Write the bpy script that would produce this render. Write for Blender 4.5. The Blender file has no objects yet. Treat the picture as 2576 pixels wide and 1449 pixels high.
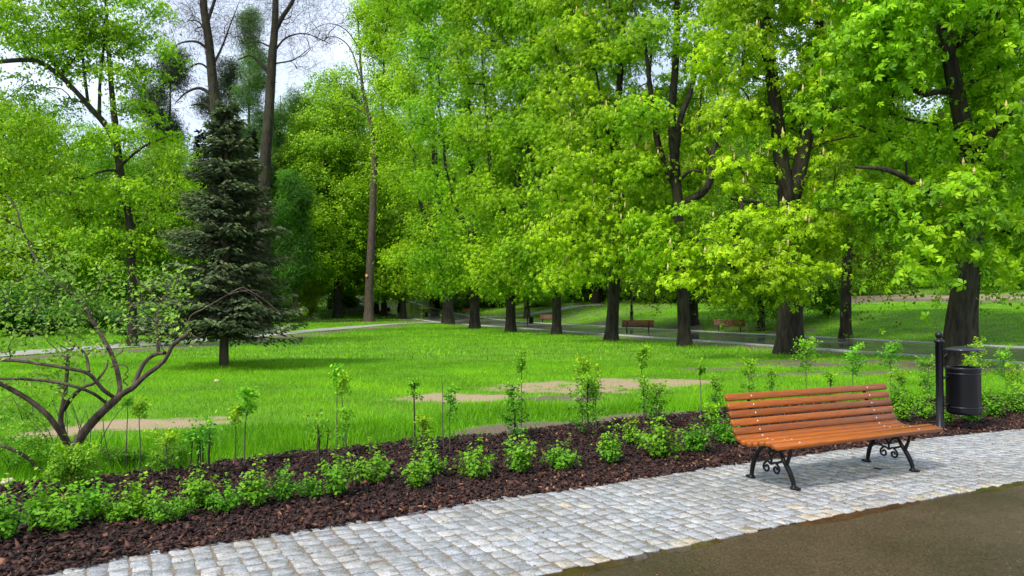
import bpy, math, random
import numpy as np
from mathutils import Vector

S = bpy.context.scene
COL = S.collection
R = math.radians
rng = np.random.default_rng(7)
random.seed(7)

# ------------------------------------------------------------------ camera, light, exposure
EYE = 1.65
FPX, CU, CV, HV = 1900.0, 1288.0, 724.5, 774.0
PITCH = math.atan((HV - CV) / FPX)
cd = bpy.data.cameras.new('camera'); cam = bpy.data.objects.new('camera', cd); COL.objects.link(cam)
cam.location = (0, 0, EYE); cam.rotation_euler = (math.pi / 2 + PITCH, 0, 0)
cd.sensor_width = 36; cd.lens = 36 * FPX / 2576.0
cd.clip_start = 0.05; cd.clip_end = 2000
S.camera = cam

SUN_EL, SUN_AZ = R(52), R(225)          # azimuth the light comes from, clockwise from +Y
W = bpy.data.worlds.new('World'); S.world = W; W.use_nodes = True
nt = W.node_tree; nt.nodes.clear()
out = nt.nodes.new('ShaderNodeOutputWorld'); bg = nt.nodes.new('ShaderNodeBackground')
sky = nt.nodes.new('ShaderNodeTexSky'); sky.sky_type = 'NISHITA'; sky.sun_disc = False
sky.sun_elevation = SUN_EL; sky.sun_rotation = SUN_AZ; sky.dust_density = 3; sky.air_density = 1
tc = nt.nodes.new('ShaderNodeTexCoord'); nz = nt.nodes.new('ShaderNodeTexNoise')
nz.inputs['Scale'].default_value = 3.0; nz.inputs['Detail'].default_value = 6
mp = nt.nodes.new('ShaderNodeMapping'); mp.inputs['Scale'].default_value = (1, 1, 2.6)
rp = nt.nodes.new('ShaderNodeValToRGB')
rp.color_ramp.elements[0].position = 0.3; rp.color_ramp.elements[0].color = (3.0, 3.7, 5.0, 1)
rp.color_ramp.elements[1].position = 0.72; rp.color_ramp.elements[1].color = (6.6, 7.0, 7.9, 1)
mx = nt.nodes.new('ShaderNodeMix'); mx.data_type = 'RGBA'; mx.inputs[0].default_value = 0.8
L = nt.links.new
L(tc.outputs['Generated'], mp.inputs[0]); L(mp.outputs[0], nz.inputs['Vector']); L(nz.outputs['Fac'], rp.inputs[0])
L(sky.outputs[0], mx.inputs[6]); L(rp.outputs[0], mx.inputs[7]); L(mx.outputs[2], bg.inputs[0])
bg.inputs[1].default_value = 0.075; L(bg.outputs[0], out.inputs[0])

sd = bpy.data.lights.new('sun', 'SUN'); sun = bpy.data.objects.new('sun', sd); COL.objects.link(sun)
sd.energy = 1.5; sd.angle = R(10); sd.color = (1.0, 0.95, 0.86)
dirv = Vector((math.sin(SUN_AZ) * math.cos(SUN_EL), math.cos(SUN_AZ) * math.cos(SUN_EL), math.sin(SUN_EL)))
sun.rotation_euler = dirv.to_track_quat('Z', 'Y').to_euler()

S.view_settings.view_transform = 'Standard'; S.view_settings.look = 'None'
S.view_settings.exposure = 1.62; S.view_settings.gamma = 1
S.render.engine = 'CYCLES'
S.cycles.max_bounces = 5; S.cycles.diffuse_bounces = 2; S.cycles.glossy_bounces = 2
S.cycles.transmission_bounces = 3; S.cycles.transparent_max_bounces = 4
S.cycles.sample_clamp_indirect = 4

# ------------------------------------------------------------------ ground shape and point helpers
def sstep(a, b, x):
    t = np.clip((x - a) / (b - a), 0, 1); return t * t * (3 - 2 * t)

def far_edge(y): return 15.7 - .37 * (y - 44.5)
def near_edge(y): return 9.0 - .375 * (y - 37.8)

def H(x, y):
    x = np.asarray(x, float); y = np.asarray(y, float)
    s = ((x - 15.7) + .37 * (y - 44.5)) / 1.066
    bank = 1.3 * sstep(.6, 12, s) + .045 * np.clip(s - 12, 0, 90)
    yy = np.clip(y - 76, 0, None)
    rise = np.where(yy < 60, .00075 * yy * yy, .00075 * 3600 + .09 * (yy - 60))
    rise = np.minimum(rise, 9)
    lawn = sstep(13, 18, y) * sstep(.5, 3, -(s + 8.5))
    und = .05 * np.sin(x * .31 + 1.3) * np.sin(y * .23) * lawn
    bn = .12 * np.sin(x * .42 + y * .3) * np.sin(y * .21 - x * .1) * sstep(1, 6, s)
    return bank + rise + und + bn

_cp, _sp = math.cos(PITCH), math.sin(PITCH)
def ray(u, v):
    a = (u - CU) / FPX; b = (CV - v) / FPX
    return np.array([a, _cp - b * _sp, _sp + b * _cp])
def gp(u, v):
    d = ray(u, v); t = 3.0
    while t < 260:
        p = d * t
        if EYE + p[2] <= H(p[0], p[1]): break
        t += max(.02, t * .002)
    p = d * t
    return np.array([p[0], p[1], float(H(p[0], p[1]))])
def at(u, v, Y):
    d = ray(u, v); t = Y / d[1]
    return np.array([d[0] * t, Y, EYE + d[2] * t])

AX = np.array([(-12, -2.2), (-6, 1.35), (-3, 2.95), (.13, 4.64), (.98, 5.13), (2.69, 6.07), (4.87, 7.19), (9, 9.1), (16, 12.2), (30, 18)])
BX = np.array([(-12, -.8), (-5, 3.2), (-2.95, 4.62), (-2.4, 5.08), (-1.7, 5.49), (-.9, 5.96), (-.36, 6.38), (.78, 7.0), (2.26, 7.92), (5.38, 9.62), (6.98, 10.3), (12, 12.6), (18, 15.3), (30, 20.6)])
CX = np.array([(-14, 2.5), (-7.2, 5.7), (-4.25, 7.1), (-2.9, 8.0), (-2.03, 8.75), (.06, 9.9), (1.2, 10.7), (2.53, 11.6), (3.5, 12.2), (8.7, 13.9), (14, 16), (30, 23.5)])
def EA(x): return np.interp(x, AX[:, 0], AX[:, 1])
def EB(x): return np.interp(x, BX[:, 0], BX[:, 1])
def EC(x): return np.interp(x, CX[:, 0], CX[:, 1]) + .07 * np.sin(np.asarray(x) * 4.1) + .05 * np.sin(np.asarray(x) * 9.7)

# ------------------------------------------------------------------ materials
MATS = {}
def newmat(name):
    m = bpy.data.materials.new(name); m.use_nodes = True; t = m.node_tree; t.nodes.clear()
    o = t.nodes.new('ShaderNodeOutputMaterial'); MATS[name] = m
    return m, t, o
def N(t, k, **kw):
    n = t.nodes.new(k)
    for a, b in kw.items(): setattr(n, a, b)
    return n
def ramp(t, stops):
    r = N(t, 'ShaderNodeValToRGB'); e = r.color_ramp.elements
    while len(e) < len(stops): e.new(.5)
    for i, (p, c) in enumerate(stops):
        e[i].position = p; e[i].color = (*c, 1)
    return r
def mixc(t, f, a, b, mode='MIX'):
    m = N(t, 'ShaderNodeMix', data_type='RGBA', blend_type=mode)
    for s, val in ((0, f), (6, a), (7, b)):
        if hasattr(val, 'links') or hasattr(val, 'is_linked'): t.links.new(val, m.inputs[s])
        elif s == 0: m.inputs[0].default_value = val
        else: m.inputs[s].default_value = (*val, 1)
    return m.outputs[2]
def noise(t, scale, detail=4, rough=.55, vec=None, stretch=None):
    n = N(t, 'ShaderNodeTexNoise'); n.inputs['Scale'].default_value = scale
    n.inputs['Detail'].default_value = detail; n.inputs['Roughness'].default_value = rough
    if vec is None:
        vec = N(t, 'ShaderNodeNewGeometry').outputs['Position']
    if stretch:
        m = N(t, 'ShaderNodeMapping'); m.inputs['Scale'].default_value = stretch
        t.links.new(vec, m.inputs[0]); vec = m.outputs[0]
    t.links.new(vec, n.inputs['Vector'])
    return n.outputs['Fac']
def objvec(t): return N(t, 'ShaderNodeTexCoord').outputs['Object']
def princ(t, o, color, rough=.6, spec=.4, bump=None, bstr=.3, bdist=.02, coat=0, metal=0):
    p = N(t, 'ShaderNodeBsdfPrincipled')
    if isinstance(color, tuple): p.inputs['Base Color'].default_value = (*color, 1)
    else: t.links.new(color, p.inputs['Base Color'])
    if isinstance(rough, (int, float)): p.inputs['Roughness'].default_value = rough
    else: t.links.new(rough, p.inputs['Roughness'])
    p.inputs['Specular IOR Level'].default_value = spec
    p.inputs['Coat Weight'].default_value = coat; p.inputs['Coat Roughness'].default_value = .15
    p.inputs['Metallic'].default_value = metal
    if bump is not None:
        b = N(t, 'ShaderNodeBump'); b.inputs['Strength'].default_value = bstr; b.inputs['Distance'].default_value = bdist
        t.links.new(bump, b.inputs['Height']); t.links.new(b.outputs[0], p.inputs['Normal'])
    if o is not None: t.links.new(p.outputs[0], o.inputs[0])
    return p
def attr(t, name):
    a = N(t, 'ShaderNodeAttribute'); a.attribute_name = name; return a.outputs['Fac']

def leafmat(name, stops, trans=.38, tcol=None, huevar=.02, valvar=.25):
    m, t, o = newmat(name)
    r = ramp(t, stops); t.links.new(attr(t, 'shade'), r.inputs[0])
    oi = N(t, 'ShaderNodeObjectInfo')
    hs = N(t, 'ShaderNodeHueSaturation')
    mr = N(t, 'ShaderNodeMapRange'); mr.inputs[3].default_value = .5 - huevar; mr.inputs[4].default_value = .5 + huevar
    t.links.new(oi.outputs['Random'], mr.inputs[0]); t.links.new(mr.outputs[0], hs.inputs['Hue'])
    mr2 = N(t, 'ShaderNodeMapRange'); mr2.inputs[3].default_value = 1 - valvar; mr2.inputs[4].default_value = 1 + valvar
    nn = noise(t, .35, 2); t.links.new(nn, mr2.inputs[0]); mr2.inputs[1].default_value = .3; mr2.inputs[2].default_value = .7
    t.links.new(mr2.outputs[0], hs.inputs['Value']); t.links.new(r.outputs[0], hs.inputs['Color'])
    p = princ(t, None, hs.outputs[0], .5, .22)
    tr = N(t, 'ShaderNodeBsdfTranslucent')
    tc2 = mixc(t, 1.0, hs.outputs[0], tcol or (1.15, 1.3, .4), 'MULTIPLY')
    t.links.new(tc2, tr.inputs[0])
    ms = N(t, 'ShaderNodeMixShader'); ms.inputs[0].default_value = trans
    t.links.new(p.outputs[0], ms.inputs[1]); t.links.new(tr.outputs[0], ms.inputs[2]); t.links.new(ms.outputs[0], o.inputs[0])
    return m

M_CHEST = leafmat('chestnut_leaf', [(0, (.095, .235, .004)), (.5, (.225, .44, .005)), (1, (.42, .66, .008))], huevar=.012)
M_CHESTY = leafmat('young_chestnut_leaf', [(0, (.13, .27, .004)), (.5, (.28, .49, .005)), (1, (.49, .72, .010))], huevar=.006)
M_LIND = leafmat('linden_leaf', [(0, (.12, .26, .005)), (.5, (.25, .45, .006)), (1, (.46, .66, .010))])
M_FARL = leafmat('far_leaf', [(0, (.085, .19, .008)), (.5, (.18, .36, .010)), (1, (.34, .54, .014))], valvar=.35)
M_PALE = leafmat('pale_leaf', [(0, (.05, .13, .03)), (.5, (.09, .22, .04)), (1, (.17, .33, .06))])
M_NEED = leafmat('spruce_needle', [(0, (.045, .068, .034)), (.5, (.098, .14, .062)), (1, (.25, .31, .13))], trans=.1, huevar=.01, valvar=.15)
M_DKNEED = leafmat('dark_needle', [(0, (.010, .022, .010)), (.6, (.022, .045, .017)), (1, (.06, .10, .03))], trans=.15, huevar=.01, valvar=.2)
M_LARCH = leafmat('larch_needle', [(0, (.05, .13, .035)), (.5, (.09, .21, .055)), (1, (.15, .30, .07))], trans=.4)
M_LILAC = leafmat('lilac_leaf', [(0, (.05, .15, .02)), (.5, (.12, .29, .03)), (1, (.26, .47, .07))])
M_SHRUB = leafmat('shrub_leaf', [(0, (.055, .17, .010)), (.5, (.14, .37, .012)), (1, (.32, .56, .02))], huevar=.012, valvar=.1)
M_SAPL = leafmat('sapling_leaf', [(0, (.06, .17, .02)), (.5, (.16, .38, .02)), (1, (.38, .62, .02))], huevar=.02)
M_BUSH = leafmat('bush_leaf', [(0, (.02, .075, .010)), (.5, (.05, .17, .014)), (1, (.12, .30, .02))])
M_GRASS = leafmat('grass_blade', [(0, (.07, .20, .003)), (.5, (.17, .44, .005)), (1, (.34, .60, .012))], trans=.35, huevar=0, valvar=.22)

def barkmat(name, a, b, moss=(.06, .065, .02), mossf=.25):
    m, t, o = newmat(name)
    n1 = noise(t, 9, 6, .65, objvec(t), (1, 1, .22)); n2 = noise(t, 1.2, 3, .5, objvec(t))
    r = ramp(t, [(.32, a), (.7, b)]); t.links.new(n1, r.inputs[0])
    mr = ramp(t, [(.45, (0, 0, 0)), (.7, (mossf, mossf, mossf))]); t.links.new(n2, mr.inputs[0])
    c = mixc(t, mr.outputs[0], r.outputs[0], moss)
    princ(t, o, c, .85, .2, n1, 1.0, .05)
    return m
M_BARK = barkmat('bark', (.008, .007, .0055), (.060, .050, .036), mossf=.4)
M_BARKL = barkmat('light_bark', (.03, .024, .018), (.13, .10, .072), mossf=.3)
M_BARKB = barkmat('brown_bark', (.020, .014, .011), (.17, .125, .095), (.05, .035, .03), .2)
M_TWIG = barkmat('twig_bark', (.05, .04, .033), (.16, .13, .11), (.1, .09, .06), .2)

m, t, o = newmat('lawn_soil')
g1 = noise(t, .9, 5); g2 = noise(t, 14, 4)
gr = ramp(t, [(.3, (.06, .14, .008)), (.7, (.13, .28, .012))]); t.links.new(g1, gr.inputs[0])
sn = noise(t, 30, 5, .7)
sandc = ramp(t, [(.3, (.20, .145, .085)), (.7, (.41, .315, .20))]); t.links.new(sn, sandc.inputs[0])
soilc = ramp(t, [(.3, (.06, .045, .032)), (.7, (.20, .155, .115))]); t.links.new(sn, soilc.inputs[0])
c = mixc(t, attr(t, 'soil'), gr.outputs[0], soilc.outputs[0]); c = mixc(t, attr(t, 'sand'), c, sandc.outputs[0])
princ(t, o, c, .9, .2, sn, .5, .02); M_LAWN = m

m, t, o = newmat('mulch_soil')
n1 = noise(t, 25, 5, .7); r = ramp(t, [(.3, (.012, .008, .007)), (.7, (.06, .035, .026))]); t.links.new(n1, r.inputs[0])
princ(t, o, r.outputs[0], .8, .3, n1, .8, .03); M_MULCH = m

m, t, o = newmat('bark_chip')
r = ramp(t, [(0, (.011, .007, .007)), (.4, (.038, .020, .018)), (.75, (.105, .045, .032)), (1, (.32, .15, .08))]); t.links.new(attr(t, 'shade'), r.inputs[0])
princ(t, o, r.outputs[0], .7, .18); M_CHIP = m

m, t, o = newmat('granite_sett')
n1 = noise(t, 75, 3, .8); n2 = noise(t, 12, 4); n3 = noise(t, .9, 4)
r = ramp(t, [(0, (.30, .318, .345)), (.5, (.39, .408, .43)), (.85, (.46, .46, .455)), (1, (.48, .43, .34))]); t.links.new(attr(t, 'shade'), r.inputs[0])
sp = ramp(t, [(.36, (.42, .42, .44)), (.5, (1, 1, 1)), (.7, (1.15, 1.15, 1.15))]); t.links.new(n1, sp.inputs[0])
c = mixc(t, 1.0, r.outputs[0], sp.outputs[0], 'MULTIPLY')
st = ramp(t, [(.42, (.74, .70, .64)), (.60, (1, 1, 1))]); t.links.new(n2, st.inputs[0])
c = mixc(t, .8, c, st.outputs[0], 'MULTIPLY')
st2 = ramp(t, [(.35, (.78, .76, .72)), (.55, (1, 1, 1))]); t.links.new(n3, st2.inputs[0])
c = mixc(t, 1.0, c, st2.outputs[0], 'MULTIPLY')
rr = ramp(t, [(.35, (.28, .28, .28)), (.65, (.6, .6, .6))]); t.links.new(n2, rr.inputs[0])
princ(t, o, c, rr.outputs[0], .45, n1, .35, .004); M_SETT = m
m, t, o = newmat('joint_sand')
n1 = noise(t, 60, 4, .7); r = ramp(t, [(.3, (.10, .078, .055)), (.7, (.27, .22, .165))]); t.links.new(n1, r.inputs[0])
princ(t, o, r.outputs[0], .9, .2, n1, .6, .01); M_JOINT = m

m, t, o = newmat('wet_asphalt')
n1 = noise(t, 62, 4, .9); n2 = noise(t, .8, 5, .6); n3 = noise(t, 30, 2, .5)
r = ramp(t, [(.36, (.024, .016, .007)), (.51, (.056, .039, .018)), (.66, (.11, .078, .038))]); t.links.new(n1, r.inputs[0])
w = ramp(t, [(.35, (.70, .67, .62)), (.65, (1.15, 1.1, 1.02))]); t.links.new(n2, w.inputs[0])
c = mixc(t, 1.0, r.outputs[0], w.outputs[0], 'MULTIPLY')
gr2 = ramp(t, [(.69, (0, 0, 0)), (.76, (.6, .6, .6))]); t.links.new(n3, gr2.inputs[0])
c = mixc(t, gr2.outputs[0], c, (.20, .16, .10))
rr = ramp(t, [(.30, (.34, .34, .34)), (.70, (.55, .55, .55))]); t.links.new(n2, rr.inputs[0])
princ(t, o, c, rr.outputs[0], .32, n1, .35, .004); M_ASPH = m
m, t, o = newmat('wet_path')
n1 = noise(t, 8, 4, .7); n2 = noise(t, .35, 4)
r = ramp(t, [(.3, (.075, .075, .062)), (.7, (.14, .14, .118))]); t.links.new(n1, r.inputs[0])
rr = ramp(t, [(.4, (.07, .07, .07)), (.62, (.3, .3, .3))]); t.links.new(n2, rr.inputs[0])
princ(t, o, r.outputs[0], rr.outputs[0], .5, n1, .1, .006); M_PATH = m
m, t, o = newmat('footpath_gravel')
n1 = noise(t, 12, 4, .7); r = ramp(t, [(.3, (.24, .225, .20)), (.7, (.36, .34, .31))]); t.links.new(n1, r.inputs[0])
princ(t, o, r.outputs[0], .7, .3, n1, .3, .01); M_FOOT = m
m, t, o = newmat('kerb_stone')
n1 = noise(t, 6, 4, .7); r = ramp(t, [(.3, (.26, .26, .25)), (.7, (.46, .46, .44))]); t.links.new(n1, r.inputs[0])
princ(t, o, r.outputs[0], .45, .4, n1, .3, .01); M_KERB = m
m, t, o = newmat('muddy_water')
n1 = noise(t, 7, 3); r = ramp(t, [(.3, (.035, .021, .008)), (.7, (.075, .048, .020))]); t.links.new(n1, r.inputs[0])
princ(t, o, r.outputs[0], .07, .5); M_WATER = m

m, t, o = newmat('varnished_wood')
n1 = noise(t, 7, 6, .7, objvec(t), (.7, 16, 16)); r = ramp(t, [(.25, (.155, .034, .002)), (.5, (.27, .070, .004)), (.75, (.42, .125, .010))]); t.links.new(n1, r.inputs[0])
oi = N(t, 'ShaderNodeObjectInfo'); hs = N(t, 'ShaderNodeHueSaturation'); mr = N(t, 'ShaderNodeMapRange'); mr.inputs[3].default_value = .78; mr.inputs[4].default_value = 1.22
t.links.new(oi.outputs['Random'], mr.inputs[0]); t.links.new(mr.outputs[0], hs.inputs['Value']); t.links.new(r.outputs[0], hs.inputs['Color'])
princ(t, o, hs.outputs[0], .42, .35, n1, .2, .004, coat=.12); M_WOOD = m
m, t, o = newmat('old_wood')
n1 = noise(t, 7, 5, .6, objvec(t), (.8, 14, 14)); r = ramp(t, [(.3, (.10, .030, .012)), (.7, (.20, .065, .028))]); t.links.new(n1, r.inputs[0])
princ(t, o, r.outputs[0], .45, .4, n1, .12, .004); M_WOODD = m
m, t, o = newmat('black_iron')
n1 = noise(t, 60, 3); princ(t, o, (.005, .005, .006), .42, .3, n1, .15, .003); M_IRON = m
m, t, o = newmat('dark_painted_steel')
n1 = noise(t, 3, 3, .5, objvec(t)); r = ramp(t, [(.3, (.004, .0045, .006)), (.7, (.007, .0075, .010))]); t.links.new(n1, r.inputs[0])
princ(t, o, r.outputs[0], .36, .35, noise(t, 50, 2), .05, .003); M_BIN = m
m, t, o = newmat('lid_steel'); princ(t, o, (.045, .05, .06), .22, .5, noise(t, 40, 2), .04, .003, metal=.5); M_LID = m
m, t, o = newmat('zinc_bolt'); princ(t, o, (.75, .75, .76), .35, .5, noise(t, 90, 2), .1, .002, metal=.3); M_BOLT = m
m, t, o = newmat('blossom'); n1 = noise(t, 30, 2); r = ramp(t, [(.3, (.38, .33, .10)), (.7, (.60, .48, .22))]); t.links.new(n1, r.inputs[0]); princ(t, o, r.outputs[0], .7, .2); M_BLOS = m
m, t, o = newmat('pale_stone'); n1 = noise(t, 20, 4); r = ramp(t, [(.3, (.35, .28, .18)), (.7, (.62, .52, .36))]); t.links.new(n1, r.inputs[0]); princ(t, o, r.outputs[0], .8, .2, n1, .5, .01); M_STONE = m
m, t, o = newmat('cut_wood'); n1 = noise(t, 20, 3); r = ramp(t, [(.3, (.5, .22, .08)), (.7, (.7, .36, .15))]); t.links.new(n1, r.inputs[0]); princ(t, o, r.outputs[0], .8, .2); M_CUT = m
m, t, o = newmat('lamp_glass'); princ(t, o, (.6, .6, .58), .2, .5, noise(t, 5, 2), .02, .002); M_LGLASS = m

# ------------------------------------------------------------------ mesh helpers
def mesh_obj(name, V, F, mat, parent=None, shade=None, attrs=None, smooth=False, fs=None):
    """V (n,3) array; F (m,k) int array, or a list of such arrays"""
    V = np.asarray(V, np.float32)
    me = bpy.data.meshes.new(name)
    Fs = F if isinstance(F, list) else [F]
    Fs = [np.asarray(f, np.int32) for f in Fs if len(f)]
    me.vertices.add(len(V)); me.vertices.foreach_set('co', V.ravel())
    nl = sum(f.size for f in Fs); npoly = sum(len(f) for f in Fs)
    me.loops.add(nl); me.loops.foreach_set('vertex_index', np.concatenate([f.ravel() for f in Fs]))
    me.polygons.add(npoly)
    tot = np.concatenate([np.full(len(f), f.shape[1], np.int32) for f in Fs])
    st = np.concatenate([[0], np.cumsum(tot)[:-1]]).astype(np.int32)
    me.polygons.foreach_set('loop_start', st); me.polygons.foreach_set('loop_total', tot)
    if smooth: me.polygons.foreach_set('use_smooth', np.ones(npoly, bool))
    a = dict(attrs or {})
    if shade is not None: a['shade'] = shade
    for k, vv in a.items():
        at_ = me.attributes.new(k, 'FLOAT', 'POINT'); at_.data.foreach_set('value', np.asarray(vv, np.float32))
    me.update(calc_edges=True)
    me.materials.append(mat)
    ob = bpy.data.objects.new(name, me); COL.objects.link(ob)
    if parent is not None: ob.parent = parent
    return ob
def tag(o, label=None, cat=None, group=None, kind=None):
    if label: o['label'] = label
    if cat: o['category'] = cat
    if group: o['group'] = group
    if kind: o['kind'] = kind
    return o
def empty(name, loc, label, cat, group=None, rz=0, sc=None):
    e = bpy.data.objects.new(name, None); COL.objects.link(e); e.location = loc; e.rotation_euler = (0, 0, rz)
    e.empty_display_size = .2
    if sc is not None: e.scale = (sc, sc, sc) if np.isscalar(sc) else sc
    return tag(e, label, cat, group)
def copy_tree(o, parent=None):
    c = o.copy(); COL.objects.link(c)
    if parent is not None: c.parent = parent
    for ch in [x for x in o.children]: copy_tree(ch, c)
    return c

class MB:
    def __init__(s): s.V = []; s.F = {3: [], 4: []}; s.n = 0; s.A = []
    def add(s, V, F, a=0.5):
        V = np.asarray(V, float); F = np.asarray(F, int)
        s.V.append(V); s.F[F.shape[1]].append(F + s.n); s.n += len(V)
        s.A.append(np.full(len(V), a) if np.isscalar(a) else np.asarray(a))
    def build(s, name, mat, parent=None, smooth=False):
        F = [np.concatenate(x) for x in s.F.values() if x]
        return mesh_obj(name, np.concatenate(s.V), F, mat, parent, shade=np.concatenate(s.A), smooth=smooth)
    def box(s, c, h, rx=0, ry=0, rz=0, bev=0):
        """bevelled box, centre c, half sizes h"""
        b = bev or min(h) * .12
        P = []; 
        for z, k in ((-h[2], b), (-h[2] + b, 0), (h[2] - b, 0), (h[2], b)):
            X, Y = h[0] - k, h[1] - k
            P += [(-X, -Y, z), (X, -Y, z), (X, Y, z), (-X, Y, z)]
        P = np.array(P)
        F = [(3, 2, 1, 0), (12, 13, 14, 15)]
        for l in range(3):
            for i in range(4):
                j = (i + 1) % 4; F.append((l * 4 + i, l * 4 + j, l * 4 + 4 + j, l * 4 + 4 + i))
        from mathutils import Euler
        Mx = np.array(Euler((rx, ry, rz)).to_matrix())
        s.add(P @ Mx.T + np.array(c), F)
    def tube(s, pts, rad, sides=8, jit=0, cap=True, seed=0):
        V, F = tube_geo(pts, rad, sides, jit, seed)
        s.add(V, F)
        if cap:
            for k0, inv in ((0, 1), (len(V) - sides, 0)):
                c = V[k0:k0 + sides].mean(0); 
                ids = np.arange(sides)
                T = np.stack([np.full(sides, sides), ids, (ids + 1) % sides], 1)
                if inv: T = T[:, ::-1]
                s.add(np.vstack([V[k0:k0 + sides], c]), T)
    def lathe(s, prof, c, sides=24):
        prof = np.array(prof); a = np.arange(sides) * 2 * math.pi / sides
        V = np.stack([np.outer(prof[:, 0], np.cos(a)) + c[0], np.outer(prof[:, 0], np.sin(a)) + c[1], np.repeat(prof[:, 1][:, None], sides, 1) + c[2]], -1).reshape(-1, 3)
        F = []
        for i in range(len(prof) - 1):
            for j in range(sides):
                k = (j + 1) % sides; F.append((i * sides + j, i * sides + k, (i + 1) * sides + k, (i + 1) * sides + j))
        s.add(V, F)

def tube_geo(pts, rad, sides=8, jit=0, seed=0):
    pts = np.asarray(pts, float); n = len(pts)
    rad = np.broadcast_to(np.asarray(rad, float), (n,)) if np.ndim(rad) else np.full(n, rad)
    T = np.gradient(pts, axis=0); T /= np.linalg.norm(T, axis=1)[:, None] + 1e-9
    ref = np.array([1., 0, 0]) if abs(T[0, 0]) < .7 else np.array([0, 1., 0])
    A = np.zeros((n, 3)); u = ref
    for i in range(n):
        u = u - T[i] * (u @ T[i]); u /= np.linalg.norm(u) + 1e-9; A[i] = u
    B = np.cross(T, A)
    a = np.arange(sides) * 2 * math.pi / sides
    rr = rad[:, None] * np.ones(sides)
    if jit:
        g = np.random.default_rng(seed + 11); ph = g.uniform(0, 6.28, 3)
        lob = 1 + jit * (np.sin(3 * a + ph[0]) * .6 + np.sin(5 * a + ph[1]) * .4)
        rr = rr * lob * (1 + g.normal(0, jit * .35, (n, sides)))
    V = pts[:, None] + A[:, None] * (np.cos(a)[None, :, None] * rr[..., None]) + B[:, None] * (np.sin(a)[None, :, None] * rr[..., None])
    i = np.arange(n - 1)[:, None]; j = np.arange(sides)[None]
    k = (j + 1) % sides
    F = np.stack([i * sides + j, i * sides + k, (i + 1) * sides + k, (i + 1) * sides + j], -1).reshape(-1, 4)
    return V.reshape(-1, 3), F

def smooth_line(pts, rad, k=4):
    """Catmull-Rom through points"""
    pts = np.asarray(pts, float); rad = np.asarray(rad, float)
    P = np.vstack([2 * pts[0] - pts[1], pts, 2 * pts[-1] - pts[-2]])
    o, r = [], []
    for i in range(len(pts) - 1):
        p0, p1, p2, p3 = P[i:i + 4]
        for q in range(k):
            t = q / k
            o.append(.5 * (2 * p1 + (p2 - p0) * t + (2 * p0 - 5 * p1 + 4 * p2 - p3) * t * t + (3 * p1 - p0 - 3 * p2 + p3) * t ** 3))
            r.append(rad[i] * (1 - t) + rad[i + 1] * t)
    o.append(pts[-1]); r.append(rad[-1])
    return np.array(o), np.array(r)

# leaf templates: (verts, quads) with x forward, z up
def kite(L_=1, W_=.4, fold=.08, droop=.15):
    return np.array([(0, 0, 0), (.45 * L_, W_ / 2, -fold), (L_, 0, -droop), (.45 * L_, -W_ / 2, -fold)])
def rotz(a): c, s_ = math.cos(a), math.sin(a); return np.array([[c, -s_, 0], [s_, c, 0], [0, 0, 1]])
def obov(L_, W_, d1, d2):
    return np.array([(.05, 0, 0), (.62 * L_, W_ / 2, -d1 - .03), (L_, 0, -d2), (.62 * L_, -W_ / 2, -d1 - .03)])
def leaf_palm():
    V = []
    for a, l in ((-118, .66), (-58, .92), (0, 1.0), (58, .92), (118, .66)):
        V.append(obov(l, .52 * l, .22 * l, .62 * l) @ rotz(R(a)).T)
    return np.concatenate(V)
def leaf_tuft(n=4, seed=1, w=.62):
    g = np.random.default_rng(seed); V = []
    for i in range(n):
        a = i * 2.4 + g.uniform(-.4, .4)
        K = kite(1, w, .06, .25) * g.uniform(.8, 1.1)
        tilt = g.uniform(-.7, .3); ct, st = math.cos(tilt), math.sin(tilt)
        K = K @ np.array([[ct, 0, st], [0, 1, 0], [-st, 0, ct]])
        V.append(K @ rotz(a).T + np.array([g.uniform(-.5, .5), g.uniform(-.5, .5), g.uniform(-.35, .35)]))
    return np.concatenate(V)
PALM = leaf_palm(); TUFT = leaf_tuft(); TUFT3 = leaf_tuft(3, 5); TUFTN = leaf_tuft(4, 9, .11); SINGLE = kite(1, .6, .08, .2)

def place_leaves(name, tmpl, P, Nrm, size, mat, parent, shade):
    n = len(P)
    g = rng
    Nn = Nrm / (np.linalg.norm(Nrm, axis=1)[:, None] + 1e-9)
    h = g.normal(size=(n, 3)); X = h - Nn * (h * Nn).sum(1)[:, None]; X /= np.linalg.norm(X, axis=1)[:, None]
    Y = np.cross(Nn, X)
    V = P[:, None] + size[:, None, None] * (X[:, None] * tmpl[None, :, 0:1] + Y[:, None] * tmpl[None, :, 1:2] + Nn[:, None] * tmpl[None, :, 2:3])
    V = V.reshape(-1, 3); k = len(tmpl)
    F = np.arange(n * k).reshape(-1, 4)
    sh = np.repeat(shade, k) + g.normal(0, .05, n * k)
    return mesh_obj(name, V, F, mat, parent, shade=np.clip(sh, 0, 1))

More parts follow.
